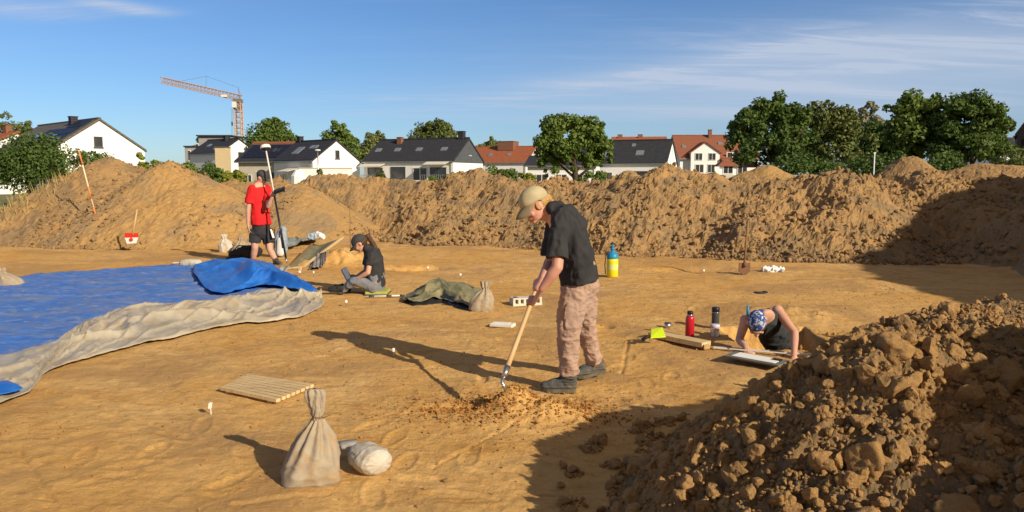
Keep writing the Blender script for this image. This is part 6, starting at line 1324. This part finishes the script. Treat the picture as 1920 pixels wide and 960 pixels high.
    # the tool
    tt = thing('hoe', tuple(soc), 'long handled hoe with a pale wooden shaft held by the person digging', 'hoe')
    mb = MB(); mb.tube([soc, soc + ax * .3, soc + ax * (L * .8), top_s + ax * .05], [.0185, .0165, .0160, .0165], 14); mb.build('handle', M_hnd, tt, smooth=True)
    mb = MB(); mb.tube([soc + ax * .07, soc - ax * .02], [.023, .017], 12); nk = soc - ax * .06; mb.tube([soc - ax * .0, nk, nk + Vector((.03, -.03, -.05))], [.015, .012, .011], 10); hd = mb.build('socket', M_st, tt, smooth=True)
    bd = nk + Vector((.05, .03, -.11)); n_ = Vector((.55, -.35, -.75)).normalized(); lt = n_.cross(Vector((0, .9, -.35))).normalized(); mb = MB()
    V = []
    for q_ in (0, 1):
        off = lt.cross(n_).normalized() * (.004 * q_)
        for a, b_ in ((-.05, 0), (.05, 0), (.085, .06), (.085, .13), (-.085, .13), (-.085, .06)): V.append(bd + lt * a + n_ * b_ + off)
    mb.add(V, [(5, 4, 3, 2, 1, 0), (6, 7, 8, 9, 10, 11)] + [(i, (i + 1) % 6, 6 + (i + 1) % 6, 6 + i) for i in range(6)]); mb.build('blade', M_rust, tt)
    pts = [tuple(bd + lt * rg.uniform(-.1, .1) + n_ * rg.uniform(.02, .16) + Vector((0, -.01, .0))) for _ in range(60)]
    return t
digger()
# earth falling off the blade
c_ = P(962, 735, 4.98); m_ = 520; fx_ = rg.normal(0, .055, m_); fz_ = rg.uniform(-.20, .06, m_); fy_ = rg.normal(0, .07, m_)
tag(scatter('falling_earth', [(c_.x + a * (1.2 - b * 2), c_.y + q, c_.z + b) for a, b, q in zip(fx_, fz_, fy_)], .002 + .006 * rg.rand(m_) ** 3, 1, M_soil, 9), 'crumbs of loose earth tumbling off the hoe blade', 'crumbs', None, 'stuff')

# ---------------------------------------------------------------- person in red with the receiver pole
def surveyor():
    Y0 = 13.75; D = lambda px, py, dy=0.0: P(px, py, Y0 + dy)
    t = thing('person', (D(495, 480).x, Y0, 0), 'person in red t-shirt, black shorts and dark cap holding a receiver pole', 'person')
    fb = Vector((.88, -.47, 0)).normalized(); lat = Vector((.47, .88, 0)).normalized(); hb_ = basis((.86, -.25, -.42), (.35, 0, .93)); hc = D(491, 333); s = .98
    mb = MB(); head_add(mb, hc, hb_, s)
    cR, cL = D(472, 353, -.12), D(501, 354, .14)       # right (picture left) and left shoulder
    mb.limb([hc - hb_[1] * .02 - hb_[2] * .05, D(485, 349)], [.052, .050], 14); mb.limb([D(486, 356), D(486, 385), D(488, 425)], [(.16, .10), (.14, .11), (.14, .11)], 18, lat=lat)
    E1, W1 = D(465, 393, -.18), D(465, 422, -.16); E2, W2 = D(503, 387, -.28), D(510, 370, -.34)
    for S, E, W in ((cR, E1, W1), (cL, E2, W2)): mb.limb([S, S.lerp(E, .5), E], [.050, .046, .040], 12); mb.limb([E, E.lerp(W, .35), W], [.040, .041, .027], 12)
    hand(mb, W1, (.10, -.05, -1), (-.8, -.5, .1), 1.0, .55, .05, 1)
    pb, pt = P(538, 494, 13.2), P(499, 283, 13.62); ax = (pt - pb).normalized(); gp = pb + ax * ((D(514, 363).z - pb.z) / ax.z); grip(mb, W2, gp, ax, .018, 1.0, 1)
    for a, b_, c_, e in ((D(478, 440, -.05), D(478, 465, -.08), D(474, 490, .0), 0), (D(500, 440, .08), D(506, 468, .02), D(518, 490, -.05), 1)): mb.limb([a, a.lerp(b_, .5), b_, b_.lerp(c_, .4), c_], [.088, .080, .060, .060, .040], 16)
    body = remeshed(mb, 'body', M_skin, t, .0085, 3, .5); face(t, hc, hb_, s, body); cap(t, hc + hb_[2] * .01, hb_, s * 1.05, M_dcap, M_dcap)
    mb = MB(); r, f, u = hb_; mb.blob(hc - f * .048 + u * .020, (.078, .066, .062), Rm(hb_)); mb.build('hair', M_brown, t, smooth=True)
    mb = MB(); mb.limb([D(490, 412), D(489, 390), D(488, 368), D(486, 353), D(485, 346)], [(.185, .140), (.19, .140), (.195, .138), (.17, .12), (.085, .075)], 24, lat=lat); mb.tube([D(490, 421), D(489, 405)], [(.19, .16), (.19, .155)], 24, lat=lat)
    for S, E in ((cR, E1), (cL, E2)): mb.tube([S + Vector((0, 0, .02)), S.lerp(E, .4), S.lerp(E, .72)], [.072, .082, .085], 18); mb.blob(S, .075)
    sh = remeshed(mb, 'shirt', M_redtee, t, .010, 6, .5, wr(.016, 5.0, 41, (1, 1, .7)))
    mb = MB(); p = D(492, 384) + fb * .140; mb.grid(lambda a, b_: p + lat * (a - .5) * .2 + Vector((0, 0, (b_ - .5) * .26)) + fb * (.028 - .09 * (a - .5) ** 2 * 4 * .8), 10, 10); o = mb.build('shirt_print', M_print, sh, smooth=True)
    mb = MB(); mb.limb([D(489, 418), D(490, 432)], [(.175, .14), (.175, .14)], 22, lat=lat); mb.tube([D(480, 430, -.04), D(478, 455, -.06)], [.105, .110], 20); mb.tube([D(500, 430, .07), D(505, 456, .04)], [.105, .110], 20); so = remeshed(mb, 'shorts', M_blacktee, t, .010, 4, .5, wr(.012, 6, 43))
    mb = MB(); mb.tube([D(508, 430, -.03), D(513, 446, -.08)], [(.022, .008), (.03, .008)], 10, lat=lat); mb.build('white_stripe', M_white, so, smooth=True)
    z = gz(D(520, 495).x, Y0); h1 = D(513, 494, -.03); t1 = D(528, 497, -.25); h1.z = t1.z = z; boot(t, D(518, 488, -.05), h1, t1, M_boot, 1.0, 'shoe'); h2 = D(471, 494, .03); t2 = D(484, 497, -.19); h2.z = t2.z = gz(h2.x, h2.y); boot(t, D(474, 488, .0), h2, t2, M_boot, 1.0, 'shoe')
    tt = thing('receiver_pole', tuple(pb), 'tall survey pole with a white receiver disc, held by the person in red', 'survey pole'); mid = pb + ax * (L_ := (gp - pb).length - .03)
    mb = MB(); mb.tube([pb + ax * .10, mid], .018, 12); mb.build('lower_pole', M_bl, tt, smooth=True); mb = MB(); mb.tube([mid, pt], .014, 12); mb.build('upper_pole', mat('white pole coating', (0.78, 0.74, 0.70), None, rough=.4), tt, smooth=True); mb = MB(); mb.tube([pb, pb + ax * .10], [.004, .018], 10); mb.build('tip', M_st, tt, smooth=True)
    mb = MB(); mb.lathe(pt + ax * .0, [(.03, 0), (.085, .02), (.088, .045)], 24, axis=ax); rc = mb.build('receiver', M_bl, tt, smooth=True); mb = MB(); mb.lathe(pt + ax * .045, [(.090, 0), (.092, .03), (.080, .06), (.04, .075)], 24, axis=ax); mb.build('receiver_dome', mat('white receiver shell', (0.85, 0.84, 0.82), None, rough=.35), rc, smooth=True)
    cpos = P(524, 357, 13.35); mb = MB(); mb.box(cpos, (.20, .035, .10), Matrix.Rotation(R(-18), 3, 'Y') @ Matrix.Rotation(R(-55), 3, 'X')); ct = mb.build('controller', M_bl, tt); mb = MB(); mb.box(cpos + Vector((0, -.018, .022)), (.14, .004, .07), Matrix.Rotation(R(-18), 3, 'Y') @ Matrix.Rotation(R(-55), 3, 'X')); mb.build('screen', M_pane, ct)
    mb = MB(); mb.tube([gp, cpos + Vector((-.02, .02, -.02))], .016, 8); mb.tube([cpos, cpos + Vector((.08, -.02, .06))], .012, 8); mb.build('bracket', M_bl, tt, smooth=True)
surveyor()

# ---------------------------------------------------------------- woman sitting with a laptop
def sitter():
    g = G(705, 551); Y0 = g.y; D = lambda px, py, dy=0.0: P(px, py, Y0 + dy)
    t = thing('person', (g.x, Y0, 0), 'person with brown ponytail, black t-shirt and grey trousers sitting on the ground with a laptop', 'person'); lat = Vector((0, 1, 0)); hb_ = basis((-.78, -.15, -.60), (-.55, 0, .80)); hc = D(675, 457); s = .95
    mb = MB(); head_add(mb, hc, hb_, s); S1, E1, W1 = D(695, 480, -.14), D(690, 511, -.20), D(672, 521, -.16); S2, E2, W2 = D(690, 478, .17), D(686, 508, .20), D(668, 519, .12)
    mb.limb([hc - hb_[1] * .02 - hb_[2] * .05, D(690, 472)], [.046, .045], 14); mb.limb([D(699, 487), D(702, 505), D(703, 530)], [(.11, .07), (.12, .09), (.15, .12)], 18, lat=lat)
    for S, E, W in ((S1, E1, W1), (S2, E2, W2)): mb.limb([S, S.lerp(E, .5), E], [.044, .040, .035], 12); mb.limb([E, E.lerp(W, .35), W], [.035, .034, .024], 12)
    hand(mb, W1, (-1, .1, -.25), (0, 0, 1), .95, .5, .05, 1); hand(mb, W2, (-1, -.2, -.25), (0, 0, 1), .95, .5, .05, -1); body = remeshed(mb, 'body', M_skin, t, .0078, 3, .5); face(t, hc, hb_, s, body)
    cap(t, hc + hb_[2] * .008, hb_, s * 1.05, M_dcap, M_dcap); r, f, u = hb_; q = lambda x, y, z: hc + r * x + f * y + u * z
    mb = MB(); mb.blob(q(0, -.035, .012), (.080, .082, .078), Rm(hb_)); mb.limb([q(0, -.10, .035), q(0, -.15, .03), D(700, 458), D(706, 470), D(710, 478)], [.028, .035, .038, .028, .012], 12); remeshed(mb, 'hair', M_brown, t, .007, 1, .4, lambda V, N: .006 * fbm(V[:, 0] * 20, V[:, 1] * 30, V[:, 2] * 20, o=3, seed=4))
    mb = MB(); mb.limb([D(704, 526), D(702, 502), D(700, 486), D(697, 474), D(690, 467)], [(.165, .135), (.165, .125), (.18, .128), (.165, .115), (.09, .075)], 24, lat=lat)
    for S, E in ((S1, E1), (S2, E2)): mb.tube([S + Vector((.01, 0, .02)), S.lerp(E, .3), S.lerp(E, .58)], [.062, .062, .064], 16); mb.blob(S, .064)
    remeshed(mb, 'shirt', M_blacktee, t, .009, 5, .5, wr(.012, 6, 51))
    mb = MB(); mb.limb([D(704, 520), D(703, 535)], [(.17, .125), (.18, .13)], 20, lat=lat); K1, K2 = D(664, 527, -.16), D(660, 524, .20); A1, A2 = D(640, 545, -.08), D(652, 540, .10)
    for h_, k_, a_ in ((D(700, 536, -.09), K1, A1), (D(700, 534, .09), K2, A2)): mb.limb([h_, h_.lerp(k_, .5), k_], [.095, .084, .066], 16); mb.limb([k_, k_.lerp(a_, .5), a_], [.062, .056, .046], 14)
    remeshed(mb, 'trousers', M_jean, t, .009, 4, .5, wr(.012, 7, 53))
    z = gz(A1.x, A1.y); boot(t, D(641, 543, -.08), D(645, 548, -.08), D(616, 545, -.12), M_sock, 1.0, 'shoe', up=(0.1, -.6, .8)); boot(t, D(652, 541, .08), D(655, 546, .08), D(628, 541, .16), M_sock, 1.0, 'shoe', up=(.1, -.5, .85))
    p = thing('seat_pad', (g.x, Y0, gz(g.x, Y0)), 'folded yellow green seat pad under the sitting person', 'seat pad'); mb = MB(); z = gz(g.x, Y0); mb.box((D(708, 550).x, Y0 + .02, z + .03), (.30, .34, .05)); o = mb.build('pad', mat('yellow green foam', (0.45, 0.47, 0.10), (0.38, 0.40, 0.09), 9, .8), p); bv = o.modifiers.new('b', 'BEVEL'); bv.width = .015; bv.segments = 3; mb = MB(); mb.box((D(708, 550).x, Y0 + .02, z + .012), (.32, .36, .012)); mb.build('base_layer', M_drk, p)
    lp = thing('laptop', tuple(D(660, 522)), 'dark blue laptop open on the lap of the sitting person', 'laptop'); M_lap = mat('dark blue laptop shell', (0.02, 0.035, 0.09), None, rough=.3, spec=.6)
    a = D(668, 524, -.02); hx = D(655, 525, -.02); tp = D(644, 503, -.02); w2 = .155
    def slab(p0, p1, th, m, nm, par, w=w2, ins=0):
        d = (p1 - p0).normalized(); n = d.cross(lat).normalized(); V = []
        for o_ in (-th / 2, th / 2):
            for pp, sg in ((p0 + d * ins, -1), (p0 + d * ins, 1), (p1 - d * ins, 1), (p1 - d * ins, -1)): V.append(pp + lat * sg * (w - ins) + n * o_)
        mb = MB(); mb.add(V, [(3, 2, 1, 0), (4, 5, 6, 7), (0, 1, 5, 4), (1, 2, 6, 5), (2, 3, 7, 6), (3, 0, 4, 7)]); return mb.build(nm, m, par)
    slab(hx, D(682, 523, -.02), .014, M_lap, 'keyboard_base', lp); sc = slab(hx + Vector((0, 0, .006)), tp, .008, M_lap, 'screen_lid', lp); dd = (tp - hx).normalized(); nn = dd.cross(lat).normalized()
    if nn.x < 0: nn = -nn
    slab(hx + nn * .007 + Vector((0, 0, .01)), tp + nn * .007, .002, mat('laptop screen', (0.10, 0.14, 0.22), None, rough=.15), 'screen', sc, w2, .010)
sitter()

# ---------------------------------------------------------------- woman bent over the edge of the pit
def pitwoman():
    t = thing('person', (P(1450, 640, 7.2).x, 7.2, -.5), 'person in dark vest and blue patterned headscarf leaning out of the pit to draw', 'person'); hb_ = basis((-.10, -.42, -.90), (-.22, -.85, .38)); hc = P(1419, 606, 6.78); s = 1.04; lat = Vector((.93, .37, 0)).normalized()
    NB_ = P(1432, 594, 6.95); S1, E1, W1 = P(1398, 600, 6.98), P(1386, 637, 6.94), P(1398, 651, 6.74); S2, E2, W2 = P(1458, 582, 7.08), P(1490, 624, 6.86), P(1489, 668, 6.50)
    wst = P(1462, 645, 7.42); hip = P(1466, 672, 7.55)
    mb = MB(); head_add(mb, hc, hb_, s); mb.limb([hc - hb_[1] * .02 - hb_[2] * .05, NB_], [.046, .052], 14)
    mb.limb([NB_, P(1440, 612, 7.12), wst, hip], [(.10, .055), (.12, .07), (.11, .08), (.13, .10)], 20, lat=lat)
    for S, E, W in ((S1, E1, W1), (S2, E2, W2)): mb.blob(S, .055); mb.limb([S, S.lerp(E, .5), E], [.050, .043, .036], 14); mb.limb([E, E.lerp(W, .3), E.lerp(W, .8), W], [.036, .037, .027, .023], 14)
    hand(mb, W2, (-.10, -.45, -.55), (0, -.4, .8), .95, .55, .16, -1); hand(mb, W1, (.35, -.5, -.45), (-.5, 0, .8), .95, 1.0, .03, 1)
    body = remeshed(mb, 'body', M_skin, t, .006, 3, .5); face(t, hc, hb_, s, body)
    M_scarf = mat('blue patterned headscarf', (0.035, 0.07, 0.24), (0.55, 0.58, 0.68), 34, .85, .2, lo=.5, hi=.62, detail=2)
    r, f, u = hb_; q = lambda x, y, z: hc + r * x + f * y + u * z
    mb = MB(); mb.blob(q(0, -.012, .034), (.083, .104, .098), Rm(hb_), nu=28, nv=18); sc = mb.build('headscarf', M_scarf, t, smooth=True); mb = MB(); mb.limb([q(-.02, -.10, .00), q(-.04, -.13, -.02), q(-.05, -.14, -.06)], [(.02, .012), (.03, .012), (.02, .01)], 12); remeshed(mb, 'scarf_knot', mat('plain blue cloth', (0.03, 0.07, 0.25), None, rough=.9), sc, .006, 2)
    mb = MB(); mb.blob(q(0, .035, .022), (.080, .058, .050), Rm(hb_)); mb.blob(q(.0, -.075, -.04), (.06, .04, .05), Rm(hb_)); remeshed(mb, 'hair', M_brown, t, .006, 1, .4, lambda V, N: .006 * fbm(V[:, 0] * 30, V[:, 1] * 60, V[:, 2] * 30, o=3, seed=4))
    mb = MB(); mb.tube([P(1402, 592, 6.9), P(1402, 573, 6.9)], [.012, .011], 10); mb.build('pen', M_blu, t, smooth=True)
    mb = MB(); mb.limb([P(1437, 600, 7.03), P(1446, 615, 7.14), P(1453, 628, 7.26), wst, hip], [(.12, .075), (.15, .105), (.155, .118), (.145, .12), (.16, .13)], 24, lat=lat)
    for sg in (-1, 1): mb.limb([NB_ + lat * .075 * sg + Vector((0, .03, .045)), P(1444, 606, 7.1) + lat * .085 * sg + Vector((0, .0, .05))], [.028, .032], 10)
    remeshed(mb, 'vest', M_chk, t, .008, 4, .5, wr(.010, 8, 61))
    mb = MB(); mb.limb([hip + Vector((0, -.02, .02)), hip + Vector((0, .02, -.06))], [(.165, .14), (.17, .14)], 20, lat=lat)
    for sg in (-1, 1): h_ = hip + lat * .09 * sg; k_ = h_ + Vector((0, -.22, 0)); k_.z = -.53; a_ = k_ + Vector((.02, .38, -.01)); mb.limb([h_, k_], [.095, .07], 16); mb.limb([k_, a_], [.062, .048], 14)
    remeshed(mb, 'trousers', M_blacktee, t, .010, 3, .5, wr(.010, 7, 63))
    for sg in (-1, 1): k_ = hip + lat * .09 * sg + Vector((.02, .16, 0)); k_.z = -.57; boot(t, k_ + Vector((0, .0, .03)), k_ + Vector((0, .03, .05)), k_ + Vector((.0, .20, -.02)), M_boot, .95)
    pc = thing('pencil', tuple(P(1400, 640, 6.6)), 'thin pencil in the writing hand of the woman in the pit', 'pencil'); mb = MB(); w_ = P(1404, 662, 6.62); mb.tube([w_, w_ + Vector((-.02, .02, .13))], [.0035, .0035], 6); mb.build('shaft', M_wood, pc); mb = MB(); mb.tube([w_ - Vector((-.002, .002, .012)), w_], [.0008, .0035], 6); mb.build('tip', M_drk, pc)
pitwoman()
# yellow bucket edge standing in the left end of the pit
